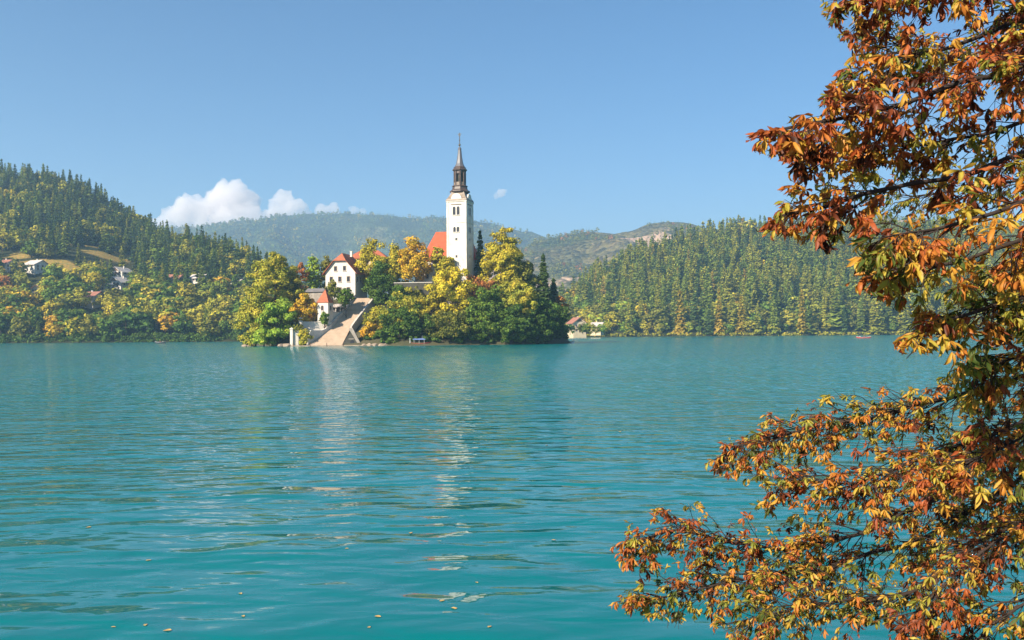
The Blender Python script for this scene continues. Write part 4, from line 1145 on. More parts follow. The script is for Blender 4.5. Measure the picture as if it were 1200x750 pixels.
# a few singled out golden trees and spires of the photograph
def add_tree(px, py_base, H, kind, c, y0=500.0):
    g = ground_hit(px, py_base, y0); hill = 'left' if px < 500 else 'right'
    u = g.x / g.y; sh, uu, yy = (LSHORE, LU, LY) if hill == 'left' else (RSHORE, RU, RY)
    ys = float(sh(u)); trees.append([g.x, g.y, g.z, H, kind, c, hill, (g.y - ys) / (float(np.interp(u, uu, yy)) - ys)])
for a in [(66, 399, 13, 'broad', 'leaf_orange'), (86, 399, 15, 'broad', 'leaf_gold'), (94, 398, 17, 'broad', 'leaf_gold'), (797, 392, 32, 'con', 'needle_gold'), (843, 391, 32, 'con', 'needle_gold'), (869, 391, 27, 'con', 'needle_gold'), (940, 391, 32, 'con', 'needle_gold'),
          (875, 285, 30, 'broad', 'leaf_gold'), (866, 287, 24, 'broad', 'leaf_gold'), (846, 290, 33, 'con', 'needle_dark'), (858, 288, 30, 'con', 'needle_dark'), (92, 312, 18, 'con', 'needle_olive'), (127, 350, 22, 'con', 'needle_dark'), (687, 391.5, 9, 'broad', 'leaf_green'), (692, 391.3, 9, 'broad', 'leaf_yellowgreen'), (698, 391.5, 7, 'broad', 'leaf_olive'), (705, 391.3, 8, 'broad', 'leaf_bright'), (671, 391.3, 7, 'broad', 'leaf_yellowgreen'), (683, 391.3, 8, 'broad', 'leaf_olive'), (713, 390, 10, 'broad', 'leaf_yellowgreen'), (668, 392, 8, 'broad', 'leaf_dark')]:
    add_tree(*a)

# what the camera sees of every tree: nearest first, against the highest outline so far
order = sorted(range(len(trees)), key=lambda i: trees[i][1])
cols = np.full(1700, 1e9)
for i in order:
    x, y, z, H, kind, c, hill, t = trees[i]
    (bx, tx), (by, ty) = proj([(x, y, z), (x, y, z + H)])
    w = (.17 if kind == 'con' else .36) * H / y * FPX
    a, b = int(max(0, bx - w * .5 + 250)), int(min(1699, bx + w * .5 + 251))
    if b <= a: trees[i] += [0, 0]; continue
    cur = cols[a:b].mean()
    vis = max(0.0, min(by, cur) - ty) * w * (.6 if kind == 'con' else 1.0)
    hid = (0 <= bx <= 1200) * (1.0 if not (286 < bx < 668) else .02) * (1.0 if bx < 1075 else .12)
    trees[i] += [vis * hid, max(0.0, cur - ty)]
    cols[a:b] = np.minimum(cols[a:b], np.minimum(cols[a:b], ty + (by - ty) * .28))

def zone_x(px, hill):
    if hill == 'left':
        for lim, s in ((30, 'at the left end of the wooded hill'), (80, 'below the two leftmost hill houses' ), (125, 'left of the pair of pale hill houses'), (165, 'beside the pair of pale hill houses'), (215, 'right of the pale hill houses'), (265, 'left of the island'), (2000, 'close beside the left tip of the island')):
            if px < lim: return s
    for lim, s in ((690, 'beside the lakeside houses'), (735, 'right of the lakeside houses'), (780, 'under the far rocky summit'), (830, 'below the dip of the ridge'), (880, 'below the golden skyline tree'), (935, 'right of the golden skyline tree'), (990, 'left of the red rowing boat'), (1040, 'above the red rowing boat'), (3000, 'partly behind the chestnut leaves')):
        if px < lim: return s
def zone_t(t, hill):
    if t < .03: return 'at the water edge'
    if t < .16: return 'on the lowest slope'
    if t < .38: return 'on the lower slope'
    if t < .62: return 'on the middle slope'
    if t < .86: return 'on the upper slope'
    return 'on the crest'
TONE = {'leaf_green': 'green broadleaf tree', 'leaf_yellowgreen': 'yellow green broadleaf tree', 'leaf_olive': 'olive broadleaf tree', 'leaf_gold': 'golden broadleaf tree', 'leaf_orange': 'orange broadleaf tree', 'leaf_dark': 'dark green broadleaf tree', 'leaf_rust': 'rusty broadleaf tree', 'leaf_bright': 'bright green broadleaf tree', 'leaf_yellow': 'yellow broadleaf tree',
        'needle_dark': 'dark spruce', 'needle_green': 'green spruce', 'needle_olive': 'olive spruce', 'needle_gold': 'golden larch'}
picked = set()
for kind, lim in (('con', 285), ('broad', 285)):
    ids = sorted([i for i in range(len(trees)) if trees[i][4] == kind], key=lambda i: -trees[i][8])[:lim]
    picked |= set(i for i in ids if trees[i][8] > 0)
rest = {'con': [], 'broad': []}
for i, (x, y, z, H, kind, c, hill, t, vis, above) in enumerate(trees):
    rz = FR.uniform(0, 6.283); v = int(FR.integers(0, 6 if kind == 'con' else 8)); wd = FR.uniform(.9, 1.4)
    if c == 'needle_gold': wd *= .72
    if i in picked:
        me = (CON_ME if kind == 'con' else BRO_ME)[v]
        nm = 'larch_tree' if c == 'needle_gold' else 'spruce_tree' if kind == 'con' else 'broadleaf_tree'
        o = empty(nm, (x, y, z - .3), rz); o.scale = (H * wd, H * wd, H)
        cr = bpy.data.objects.new('crown', me[0]); COL.objects.link(cr); cr.parent = o
        cr.material_slots[0].link = 'OBJECT'; cr.material_slots[0].material = M[c]
        tr = bpy.data.objects.new('trunk', me[1]); COL.objects.link(tr); tr.parent = o
        px = proj([(x, y, z)])[0][0]
        tag(o, '%s %s %s' % (TONE[c], zone_t(t, hill), zone_x(px, hill)), 'spruce tree' if kind == 'con' and c != 'needle_gold' else 'larch tree' if kind == 'con' else 'broadleaf tree',
            '%ss on the %s' % (TONE[c], 'hill left of the island' if hill == 'left' else 'hill right of the island'))
    elif above > -12:
        rest[kind].append((x, y, z, H, v, rz, wd, c))
for kind, T, nm, lab in (('con', CON, 'conifer_woods', 'mass of spruces filling the wooded hills'), ('broad', BRO, 'broadleaf_woods', 'mass of autumn broadleaf trees filling the wooded hills')):
    tones = sorted({r[7] for r in rest[kind]}); Vs = []; Fs = []; Is = []; b = 0
    for x, y, z, H, v, rz, wd, c in rest[kind]:
        V, F, I = T[v]; ca, sa = math.cos(rz), math.sin(rz)
        P = np.empty_like(V); P[:, 0] = (V[:, 0] * ca - V[:, 1] * sa) * H * wd + x; P[:, 1] = (V[:, 0] * sa + V[:, 1] * ca) * H * wd + y; P[:, 2] = V[:, 2] * H + z - .3
        k = I == 0
        Vs.append(P); Fs.append(F + b); Is.append(np.where(k, tones.index(c), len(tones))); b += len(V)
    me = np_mesh(nm, np.concatenate(Vs), np.concatenate(Fs), np.concatenate(Is))
    o = link(nm, me, [M[c] for c in tones] + [M['bark']])
    tag(o, lab, kind='stuff')
print('trees', len(trees), 'single', len(picked), 'rest', {k: len(v) for k, v in rest.items()})

# shore scrub at the foot of both hills
scr = []
for u in np.arange(-.66, -.2, .0045):
    y = float(LSHORE(u)) + FR.uniform(0, 5); C, N = crown_points(FR, 3.2, 3.0, 9, 30, 1.6); scr.append((C + [u * y, y, 2.4], N))
for u in np.arange(.05, .66, .0036):
    y = float(RSHORE(u)) + FR.uniform(1, 6); C, N = crown_points(FR, 2.4, 1.8, 6, 24, 1.3); scr.append((C + [u * y, y, 1.3], N))
h = len(np.arange(-.66, -.2, .0045))
for sl, mat, lab in ((slice(0, h), 'leaf_dark', 'dark scrub in place of shadow along the left lakeshore'), (slice(h, None), 'leaf_yellowgreen', 'yellow green scrub along the right lakeshore')):  # left scrub dark and dense, its colour standing in for waterline shadow
    V, F = leaf_quads(np.concatenate([c for c, n in scr[sl]]), np.concatenate([n for c, n in scr[sl]]), .55, FR)
    tag(link('shore_scrub', np_mesh('shore_scrub', V, F), [M[mat]]), lab, kind='stuff')

# woods on the far mountains: too far off to count
def tiny_tree(seed, con):
    r = np.random.default_rng(seed)
    if con:
        V, F = conifer_quads(r, 1.0, .2, 5, 6, .5); return V, F
    C, N = crown_points(r, .36, .38, 7, 4, .16); C[:, 2] += .5
    return leaf_quads(C, N, .15, r, .8)
TT = [tiny_tree(70 + i, i < 3) for i in range(6)]
def mountain_woods(name, label, hf, x0, x1, y0, y1, sp, Hm, seed, omax, tones):
    r = np.random.default_rng(seed); Vs = []; Fs = []; Is = []; b = 0
    ys = np.arange(y0, y1, sp)
    for y in ys:
        xs = np.arange(x0, x1, sp); xs = xs + r.uniform(-.5, .5, len(xs)) * sp; yy = y + r.uniform(-.5, .5, len(xs)) * sp
        zz = hf(xs, yy); open_ = fbm(xs / 160.0, yy / 160.0, seed, 4); mix = fbm(xs / 300.0, yy / 300.0, seed + 5, 4)
        for x, q, z, o, m in zip(xs, yy, zz, open_, mix):
            px = 600 + FPX * x / q
            if z < 3 or o > omax or px < -150 or px > 1300: continue
            con = r.random() < .55 - .8 * m
            V, F = TT[int(r.integers(0, 3)) + (0 if con else 3)]
            H = Hm * r.uniform(.7, 1.2); a = r.uniform(0, 6.28); ca, sa = math.cos(a) * H * 1.15, math.sin(a) * H * 1.15
            P = np.empty_like(V); P[:, 0] = V[:, 0] * ca - V[:, 1] * sa + x; P[:, 1] = V[:, 0] * sa + V[:, 1] * ca + q; P[:, 2] = V[:, 2] * H + z - .5
            c = int(r.choice([0, 1], p=[.65, .35])) if con else int(r.choice([2, 3, 4], p=[.45, .45, .1]))
            Vs.append(P); Fs.append(F + b); Is.append(np.full(len(F), c)); b += len(V)
    o = link(name, np_mesh(name, np.concatenate(Vs), np.concatenate(Fs), np.concatenate(Is)), [M[t] for t in tones]); tag(o, label, kind='stuff')
mountain_woods('middle_mountain_woods', 'woods covering the middle mountains', MT_H['middle_mountains'], -450, 1500, 1950, 2680, 11.0, 14, 91, .10, ['needle_dark', 'needle_green', 'leaf_olive', 'leaf_olive', 'leaf_rust'])
mountain_woods('far_mountain_woods', 'woods covering the far mountains', MT_H['far_mountains'], -2300, 1400, 3050, 4450, 20.0, 20, 92, .30, ['needle_dark', 'needle_green', 'leaf_green', 'leaf_olive', 'leaf_gold'])

# ------------------------------------------------------------------ houses on the hills
def hill_house(name, label, px, py, w, rz, wall, roof, h=5.0, rh=3.4, d=None, hh=0.0, y0=500.0, gw=False):
    g = ground_hit(px, py, y0)
    d = d or w * 1.1
    gable_house(name, label, 'house', (g.x, g.y, g.z + .3), rz, w, d, h, rh, wall, roof, hh, gw, windows=[(-w * .27, h * .72, 1.3, 1.5), (w * .05, h * .72, 1.3, 1.5), (w * .3, h * .72, 1.3, 1.5), (-w * .27, h * .26, 1.3, 1.5), (w * .28, h * .26, 1.3, 1.5)],
                side=[(-d * .25, h * .6, 1.3, 1.5), (d * .2, h * .6, 1.3, 1.5)], below=5, eave=1.2, door=(0, 1.2, 2.2), group='houses on the far shores')
hill_house('hillside_house', 'pale roofed white house alone on the meadow near left edge', 43, 318, 13, R(70), M['plaster'], M['tile_pale'], 4.5, 3.2, 10)
hill_house('hillside_house', 'white house with pink roof cut by the left edge of the hill meadow', 7, 318, 10, R(75), M['plaster'], M['tile_old'], 5, 3.0, 9)
hill_house('hillside_house', 'upper of the two pale chalets with dark gable on the hill', 142, 324, 12, R(-14), M['plaster'], M['tile_pale'], 3.0, 3.6, gw=True)
hill_house('hillside_house', 'lower of the two pale chalets with dark gable on the hill', 141, 338, 13, R(-16), M['plaster'], M['tile_pale'], 4, 3.8, gw=True)
hill_house('hillside_house', 'small white house left of the lower pale chalet', 121, 341, 7, R(-10), M['plaster'], M['tile_pale'], 5, 2.5)
hill_house('hillside_house', 'grey fronted house with salmon roof lowest on the left hill', 108, 358, 13, R(78), M['plaster'], M['tile_old'], 5.5, 3.2, 11)
hill_house('hillside_house', 'tiny salmon house among trees below the meadow', 42.5, 347, 5.5, R(20), M['ochre_plaster'], M['tile_old'], 4.5, 2.4)
hill_house('hillside_house', 'house with reddish roof just showing above trees left of island', 206, 331, 9, R(80), M['plaster'], M['tile_old'], 3.0, 2.6)
hill_house('hillside_house', 'pale roofed house half hidden above trees close to the island', 234, 331, 9, R(75), M['plaster'], M['tile_pale'], 3.0, 2.6)
hill_house('hillside_house', 'white house half hidden nearest the left tip of the island', 279, 334, 9, R(75), M['plaster'], M['tile_pale'], 3.0, 2.6)
hill_house('lakeside_house', 'brown and cream house at the water right of the island', 676, 390, 11, R(20), M['ochre_plaster'], M['tile_old'], 7.5, 4, 11, 0.0, 690, True)
hill_house('lakeside_house', 'low ochre boathouse with pale roof right of the cream house', 700, 386, 11, R(70), M['ochre_plaster'], M['tile_pale'], 2.4, 2.6, 8, 0.0, 690)
hill_house('lakeside_house', 'salmon pink house up the slope behind the island tip', 664.5, 354, 10, R(15), M['ochre_plaster'], M['tile_old'], 6, 3.5, 10, 0.0, 690)
hill_house('lakeside_house', 'small grey roofed house above the salmon pink house', 650, 345, 9, R(15), M['plaster'], M['tile_grey'], 5, 3.0, 9, 0.0, 690)

# ------------------------------------------------------------------ people (one continuous skinned body each)
def person(label, loc, rz, shirt, seed=0):
    """seated rower leaning a little forward, hands on the oars"""
    J = {'pelvis': (0, 0, .0), 'waist': (0, -.03, .2), 'chest': (0, -.09, .42), 'neck': (0, -.12, .58), 'head': (0, -.15, .68), 'crown': (0, -.15, .80),
         'nose': (0, -.245, .70)}
    ed = [('pelvis', 'waist'), ('waist', 'chest'), ('chest', 'neck'), ('neck', 'head'), ('head', 'crown'), ('head', 'nose')]
    rad = {'pelvis': .16, 'waist': .13, 'chest': .16, 'neck': .055, 'head': .095, 'crown': .075, 'nose': .025}
    for s, n in ((-1, 'a'), (1, 'b')):
        J.update({n + 'sh': (s * .19, -.09, .50), n + 'el': (s * .25, -.27, .30), n + 'wr': (s * .16, -.48, .30), n + 'ha': (s * .14, -.56, .30),
                  n + 'hip': (s * .10, 0, -.02), n + 'kn': (s * .13, -.44, .12), n + 'an': (s * .12, -.72, -.22), n + 'ft': (s * .12, -.88, -.20)})
        ed += [('chest', n + 'sh'), (n + 'sh', n + 'el'), (n + 'el', n + 'wr'), (n + 'wr', n + 'ha'), ('pelvis', n + 'hip'), (n + 'hip', n + 'kn'), (n + 'kn', n + 'an'), (n + 'an', n + 'ft')]
        rad.update({n + 'sh': .075, n + 'el': .055, n + 'wr': .038, n + 'ha': .045, n + 'hip': .10, n + 'kn': .075, n + 'an': .05, n + 'ft': .05})
    names = list(J); me = bpy.data.meshes.new('person')
    me.from_pydata([J[k] for k in names], [(names.index(a), names.index(b)) for a, b in ed], []); me.update()
    o = bpy.data.objects.new('person', me); COL.objects.link(o)
    md = o.modifiers.new('skin', 'SKIN'); md.use_smooth_shade = True
    o.modifiers.new('sub', 'SUBSURF').levels = 1
    for i, k in enumerate(names):
        me.skin_vertices[0].data[i].radius = (rad[k], rad[k]); me.skin_vertices[0].data[i].use_root = (k == 'pelvis')
    me2 = bpy.data.meshes.new_from_object(o.evaluated_get(bpy.context.evaluated_depsgraph_get()))
    o.modifiers.clear(); o.data = me2
    me2.materials.clear(); me2.materials.append(shirt); me2.materials.append(M['skin']); me2.materials.append(M['dark_paint'])
    for p in me2.polygons:
        c = p.center; p.use_smooth = True
        p.material_index = 1 if c.z > .57 or c.y < -.40 and c.z > .2 else 2 if c.z < .06 or c.y < -.3 and c.z < .2 else 0
    o.location = loc; o.rotation_euler = (0, 0, rz); tag(o, label, 'person')
    bm = bmesh.new(); bmesh.ops.create_icosphere(bm, subdivisions=2, radius=.118, matrix=Matrix.Translation((0, -.125, .745)))
    for v in list(bm.verts):
        if v.co.y < -.2 and v.co.z < .79 or v.co.z < .67: bm.verts.remove(v)
    hm = bpy.data.meshes.new('hair'); bm.to_mesh(hm); bm.free(); link('hair', hm, [M['hair']], o)
    return o

# ------------------------------------------------------------------ boats
def hull(ln, bw, h, sheer=.35, n=14, inset=.08):
    V = []; F = []
    for i in range(n + 1):
        f = i / n * 2 - 1; x = ln / 2 * f
        w = bw / 2 * max(1 - abs(f) ** 2.6, .02) ** .75; zt = h + sheer * f * f; zb = -.15 + (.15 + zt * .55) * abs(f) ** 6
        ring = [(x, -w, zt), (x, -w * .82, zb + .25 * h), (x, -w * .3, zb), (x, w * .3, zb), (x, w * .82, zb + .25 * h), (x, w, zt),
                (x * .985, w * (1 - inset * 1.5), zt), (x * .97, w * .7, zb + .3 * h + .05), (x * .97, -w * .7, zb + .3 * h + .05), (x * .985, -w * (1 - inset * 1.5), zt)]
        V += ring
    k = 10
    for i in range(n):
        for j in range(k): F.append((i * k + j, i * k + (j + 1) % k, (i + 1) * k + (j + 1) % k, (i + 1) * k + j))
    F += [tuple(range(k)), tuple(range(n * k + k - 1, n * k - 1, -1))]
    return MB().add(V, F)
def rowing_boat(label, loc, rz, ln, bw, mat, trim, oars=True):
    t = tag(empty('rowing_boat', loc, rz), label, 'boat')
    hull(ln, bw, .5).build('hull', mat, t, False)
    mb = MB()
    for s in (-1, 1): mb.tube([(ln / 2 * f * .985, s * (bw / 2 * max(1 - abs(f) ** 2.6, .02) ** .75 + .02), .5 + .35 * f * f + .03) for f in np.linspace(-1, 1, 13)], .05, 5)
    mb.build('gunwale', trim, t)
    for x in (-ln * .25, .0, ln * .25): MB().box((x, 0, .36), (.28, bw * .8, .05)).build('bench', M['wood'], t)
    if oars:
        for s in (-1, 1):
            MB().tube([(-.1, s * .25, .62), (.1, s * bw * .52, .60), (.5, s * (bw * .5 + 1.5), .1)], .03, 5).box((.52, s * (bw * .5 + 1.6), .06), (.18, .5, .03)).build('oar', M['wood'], t)
    return t
# covered boat under the dark bush
q = at(492, 403.4, 301.6)
pl = tag(empty('canopy_boat', (q.x, 299.6, 0.0), R(4)), 'brown wooden boat with pale blue canopy moored below the dark bush', 'boat')
hull(7.6, 2.0, .62, .5).build('hull', M['wood'], pl)
mb = MB()
for s in (-1, 1): mb.tube([(3.8 * f * .985, s * (1.0 * max(1 - abs(f) ** 2.6, .02) ** .75 + .02), .62 + .5 * f * f + .03) for f in np.linspace(-1, 1, 13)], .06, 5)
mb.build('gunwale', M['red_paint'], pl)
mb = MB()
for x in (-1.7, 0, 1.7):
    for s in (-1, 1): mb.tube([(x, s * .85, .3), (x, s * .85, 2.0)], .04, 6)
mb.build('canopy_post', M['white_paint'], pl)
mb = MB(); V = []
for i in range(9):
    a = math.pi * i / 8; V += [(-2.1, -1.1 * math.cos(a), 1.95 + .5 * math.sin(a)), (2.1, -1.1 * math.cos(a), 1.95 + .5 * math.sin(a))]
V += [(x, y * .96, z - .05) for x, y, z in V]
F = [(2 * i, 2 * i + 2, 2 * i + 3, 2 * i + 1) for i in range(8)] + [(18 + 2 * i, 18 + 2 * i + 1, 18 + 2 * i + 3, 18 + 2 * i + 2) for i in range(8)] + [(0, 18, 20, 2), (0, 1, 19, 18), (16, 34, 35, 17)] + [(2 * i, 18 + 2 * i, 20 + 2 * i, 2 + 2 * i) for i in range(1, 8)] + [(2 * i + 1, 3 + 2 * i, 21 + 2 * i, 19 + 2 * i) for i in range(8)]
mb.add(V, F); cv = mb.build('canopy', M['blue_cloth'], pl)
MB().tube([(1.0, .2, 2.4), (1.0, .2, 3.3)], .05, 6).build('flag_pole', M['white_paint'], cv)
MB().box((-2.7, 0, .85), (.5, 1.0, .4)).build('bench', M['white_paint'], pl)
MB().box((.0, 0, .5), (3.2, 1.4, .08)).build('seat_board', M['wood'], pl)
q = at(487.5, 403, 298)
mp = MB().tube([(0, 0, -.6), (0, 0, 2.5)], .10, 8).build('mooring_post', M['white_paint']); mp.location = (at(480.5, 400, 298.6).x, 298.6, 0)
tag(mp, 'white mooring post left of the canopy boat', 'post')
q = at(664.5, 400.5, 331)
rowing_boat('small white boat at the right tip of the island', (at(665, 399, 333).x, 333, 0), R(8), 5.2, 1.6, M['white_paint'], M['dark_paint'], False)
b1 = at(188, 402.6, 455)
rowing_boat('dark rowing boat with two people near the left shore', (b1.x, 455, 0), R(10), 5.4, 1.5, M['dark_paint'], M['white_paint'])
person('person in a red shirt rowing near the left shore', (b1.x - .3, 455, .55), R(100), M['shirt_red'])
person('person in a white shirt sitting in the dark rowing boat', (b1.x + 1.35, 455.2, .55), R(-80), M['shirt_white'])
b2 = at(1012, 396.4, 468)
rowing_boat('red and white rowing boat near the right shore', (b2.x, 468, 0), R(-6), 7.6, 1.6, M['red_paint'], M['white_paint'])
person('person in a red shirt rowing near the right shore', (b2.x + .3, 468, .55), R(84), M['shirt_red'])
person('person in a white shirt sitting at the left end of the long rowing boat', (b2.x - 1.9, 468.2, .55), R(96), M['shirt_white'])
person('person in a blue shirt sitting at the right end of the long rowing boat', (b2.x + 2.0, 467.8, .55), R(-96), M['shirt_blue'])

# ------------------------------------------------------------------ foreground horse chestnut
def chestnut_leaf_mat():
    m, nt, b, out = new_mat('withered_chestnut_leaf')
    N = nt.nodes; L = nt.links; N.remove(b)
    a = N.new('ShaderNodeAttribute'); a.attribute_name = 'tint'
    e = N.new('ShaderNodeAttribute'); e.attribute_name = 'margin'
    geo = N.new('ShaderNodeNewGeometry')
    n = noise_tex(nt, 22, 4, 0.65, vec=geo.outputs['Position'])
    c = ramp(nt, a.outputs['Fac'], [(0.0, (0.055, 0.020, 0.010, 1)), (0.16, (0.24, 0.06, 0.022, 1)), (0.32, (0.42, 0.10, 0.030, 1)), (0.46, (0.54, 0.18, 0.03, 1)), (0.6, (0.62, 0.33, 0.045, 1)), (0.72, (0.56, 0.43, 0.06, 1)), (0.84, (0.27, 0.29, 0.04, 1)), (1.0, (0.07, 0.11, 0.02, 1))])
    # scorched margins and blotches: brown that belongs to the leaf
    s = N.new('ShaderNodeMath'); s.operation = 'MULTIPLY_ADD'; s.inputs[1].default_value = 0.9; L.new(n.outputs['Fac'], s.inputs[0]); L.new(e.outputs['Fac'], s.inputs[2])
    mr = N.new('ShaderNodeMapRange'); mr.inputs['From Min'].default_value = 0.82; mr.inputs['From Max'].default_value = 1.15
    L.new(s.outputs[0], mr.inputs['Value'])
    mx = N.new('ShaderNodeMix'); mx.data_type = 'RGBA'; mx.inputs[7].default_value = (0.20, 0.055, 0.017, 1)
    L.new(mr.outputs['Result'], mx.inputs['Factor']); L.new(c, mx.inputs[6])
    pb = N.new('ShaderNodeBsdfPrincipled'); pb.inputs['Roughness'].default_value = 0.5; pb.inputs['Specular IOR Level'].default_value = 0.35
    L.new(mx.outputs[2], pb.inputs['Base Color'])
    t = N.new('ShaderNodeBsdfTranslucent'); L.new(mx.outputs[2], t.inputs['Color'])
    ms = N.new('ShaderNodeMixShader'); ms.inputs['Fac'].default_value = 0.46
    L.new(pb.outputs[0], ms.inputs[1]); L.new(t.outputs[0], ms.inputs[2]); L.new(ms.outputs[0], out.inputs['Surface'])
    bump(nt, pb, n.outputs['Fac'], 0.5, 0.004)
    return m
M['chestnut_leaf'] = chestnut_leaf_mat()
M['twig'] = surf('twig_bark', (0.045, 0.03, 0.024, 1), (0.022, 0.016, 0.014, 1), 12, 0.85, 0.4, 60, 0.003)

EDGE_Y = [-60, 0, 38, 60, 80, 110, 145, 158, 175, 195, 215, 250, 272, 290, 312, 335, 352, 375, 405, 418, 436, 447, 462, 480, 500, 522, 545, 560, 575, 592, 605, 640, 668, 690, 712, 722, 738, 760, 830]
EDGE_X = [955, 962, 975, 1005, 985, 965, 915, 876, 880, 935, 915, 905, 895, 960, 1000, 996, 1035, 1070, 1042, 1100, 1115, 1060, 975, 900, 880, 838, 822, 850, 905, 790, 735, 712, 722, 735, 712, 745, 850, 860, 865]
def edge_ok(P, slack=0.0):
    x, y = proj(P); return x > np.interp(y, EDGE_Y, EDGE_X) - slack

LR = np.random.default_rng(77)
def leaflets(base, d, L, curl, twist, tint, fold):
    """n curled, folded leaflets. base,d (n,3); returns V,F,tint,margin per vertex."""
    n = len(base); S = 5
    up = np.array([0, 0, 1.0]); d = unit(d)
    side = unit(np.cross(d, up + .35 * LR.normal(size=(n, 3)))); nor = np.cross(side, d)
    prof = [.06, .26, .42, .40, .22, .03][:S + 1]
    prof = np.array([.05, .22, .36, .40, .27, .02])
    V = np.zeros((n, S + 1, 3, 3)); mg = np.zeros((n, S + 1, 3)); p = base.copy(); cd = d.copy(); cn = nor.copy(); cs = side.copy()
    for i in range(S + 1):
        w = (L * prof[i] * .31)[:, None]
        up_off = cn * w * fold[:, None]
        wave = LR.uniform(-.25, .25, (n, 1)) * w
        V[:, i, 0] = p - cs * w + up_off + cn * wave; V[:, i, 1] = p; V[:, i, 2] = p + cs * w + up_off - cn * wave
        mg[:, i, 0] = mg[:, i, 2] = .55 if i < S else .6; mg[:, i, 1] = .05 + .35 * (i / S) ** 3
        # advance: curl about side, twist about axis
        a = (curl * (.5 + 1.0 * i / S))[:, None]; ca, sa = np.cos(a), np.sin(a)
        nd = cd * ca - cn * sa; cn = cn * ca + cd * sa; cd = nd
        b = twist[:, None]; cb, sb = np.cos(b), np.sin(b)
        ns = cs * cb + cn * sb; cn = cn * cb - cs * sb; cs = ns
        p = p + cd * (L / S)[:, None]
    V = V.reshape(n, -1, 3); k = (S + 1) * 3
    f = []
    for i in range(S):
        for j in range(2): f.append((i * 3 + j, i * 3 + j + 1, i * 3 + 4 + j, i * 3 + 3 + j))
    F = (np.array(f)[None] + (np.arange(n) * k)[:, None, None]).reshape(-1, 4)
    return V.reshape(-1, 3), F, np.repeat(tint, k), mg.reshape(-1)

def catmull(pts, n):
    P = [Vector(p) for p in pts]; P = [P[0] * 2 - P[1]] + P + [P[-1] * 2 - P[-2]]
    out = []
    m = len(P) - 3
    for i in range(n + 1):
        f = i / n * m; k = min(int(f), m - 1); t = f - k
        a, b, c, d = P[k:k + 4]
        out.append(.5 * ((2 * b) + (c - a) * t + (2 * a - 5 * b + 4 * c - d) * t * t + (3 * b - a - 3 * c + d) * t ** 3))
    return out

bank_z = 1.2
TRUNK = Vector((6.4, 5.6, bank_z))
tree = tag(empty('chestnut_tree', TRUNK), 'horse chestnut with withered red, orange and yellow leaves leaning in at the right', 'tree')
trk = catmull([(0, 0, -1.2), (-.05, .05, 1.2), (-.15, .1, 3.4), (-.1, .15, 6.0), (.1, .2, 9.0)], 20)
MB().tube(trk, [.34 - .26 * i / 20 + (.12 if i == 0 else 0) for i in range(21)], 14).build('trunk', M['bark'], tree, True)

# limb control points: photo pixel and distance; each starts on the trunk
BR = [  # points, twig length, leaf size, twig spacing, tone (mean), leaf pairs density
 ([(1230, -60, 5.2), (1110, -25, 5.0), (1000, 5, 4.9)], .36, .125, .050, .42),
 ([(1260, 10, 5.4), (1130, 45, 5.1), (1030, 75, 4.9), (985, 112, 4.9)], .38, .125, .050, .42),
 ([(1270, 70, 5.0), (1150, 95, 4.8), (1010, 130, 4.6), (925, 150, 4.5), (888, 156, 4.5)], .34, .13, .048, .30),
 ([(1280, 130, 5.6), (1170, 150, 5.4), (1060, 170, 5.2), (960, 185, 5.1)], .40, .125, .050, .46),
 ([(1280, 160, 5.2), (1140, 200, 5.0), (1000, 235, 4.8), (930, 250, 4.7), (902, 262, 4.7)], .34, .125, .048, .36),
 ([(1300, 210, 4.6), (1200, 235, 4.4), (1110, 262, 4.3), (1040, 275, 4.2)], .36, .125, .050, .50),
 ([(1300, 260, 5.0), (1180, 290, 4.8), (1085, 312, 4.7), (1010, 332, 4.6)], .34, .13, .055, .42),
 ([(1300, 330, 4.8), (1190, 350, 4.7), (1110, 378, 4.6), (1055, 402, 4.5)], .34, .13, .055, .56),
 ([(1310, 380, 5.4), (1220, 410, 5.2), (1140, 440, 5.0)], .36, .125, .055, .62),
 ([(1310, 30, 7.4), (1200, 70, 7.2), (1090, 60, 7.0), (1020, 30, 7.0)], .5, .12, .060, .62),
 ([(1310, 180, 8.0), (1200, 210, 7.8), (1110, 225, 7.6), (1060, 240, 7.6)], .55, .10, .060, .86),
 ([(1310, 280, 7.4), (1220, 320, 7.2), (1150, 330, 7.0)], .5, .11, .060, .82),
 ([(1310, 390, 7.2), (1200, 440, 7.0), (1080, 475, 6.9), (960, 500, 6.8), (880, 520, 6.7), (828, 540, 6.7)], .46, .115, .040, .54),
 ([(1310, 440, 6.6), (1180, 500, 6.4), (1080, 540, 6.3), (1000, 560, 6.2), (930, 565, 6.2)], .48, .115, .042, .44),
 ([(1320, 400, 7.8), (1180, 520, 7.5), (1060, 605, 7.3), (920, 640, 7.1), (800, 625, 7.0), (722, 638, 7.0)], .46, .115, .042, .40),
 ([(1320, 450, 7.4), (1190, 560, 7.2), (1080, 630, 7.0), (960, 665, 6.9), (840, 690, 6.8), (724, 708, 6.8)], .48, .115, .044, .60),
 ([(1330, 520, 6.6), (1220, 590, 6.5), (1130, 650, 6.4), (1040, 700, 6.3), (940, 712, 6.3), (872, 728, 6.3)], .44, .115, .046, .64),
 ([(1330, 540, 6.0), (1240, 600, 5.8), (1160, 640, 5.7), (1100, 690, 5.6), (1070, 730, 5.6)], .42, .12, .052, .30),
 ([(1330, 440, 5.6), (1250, 480, 5.5), (1170, 530, 5.4), (1100, 560, 5.4)], .42, .12, .050, .34),
 ([(1340, 640, 5.6), (1250, 680, 5.5), (1180, 720, 5.5), (1130, 760, 5.5)], .4, .12, .052, .62),
]
n_leaflets = 0
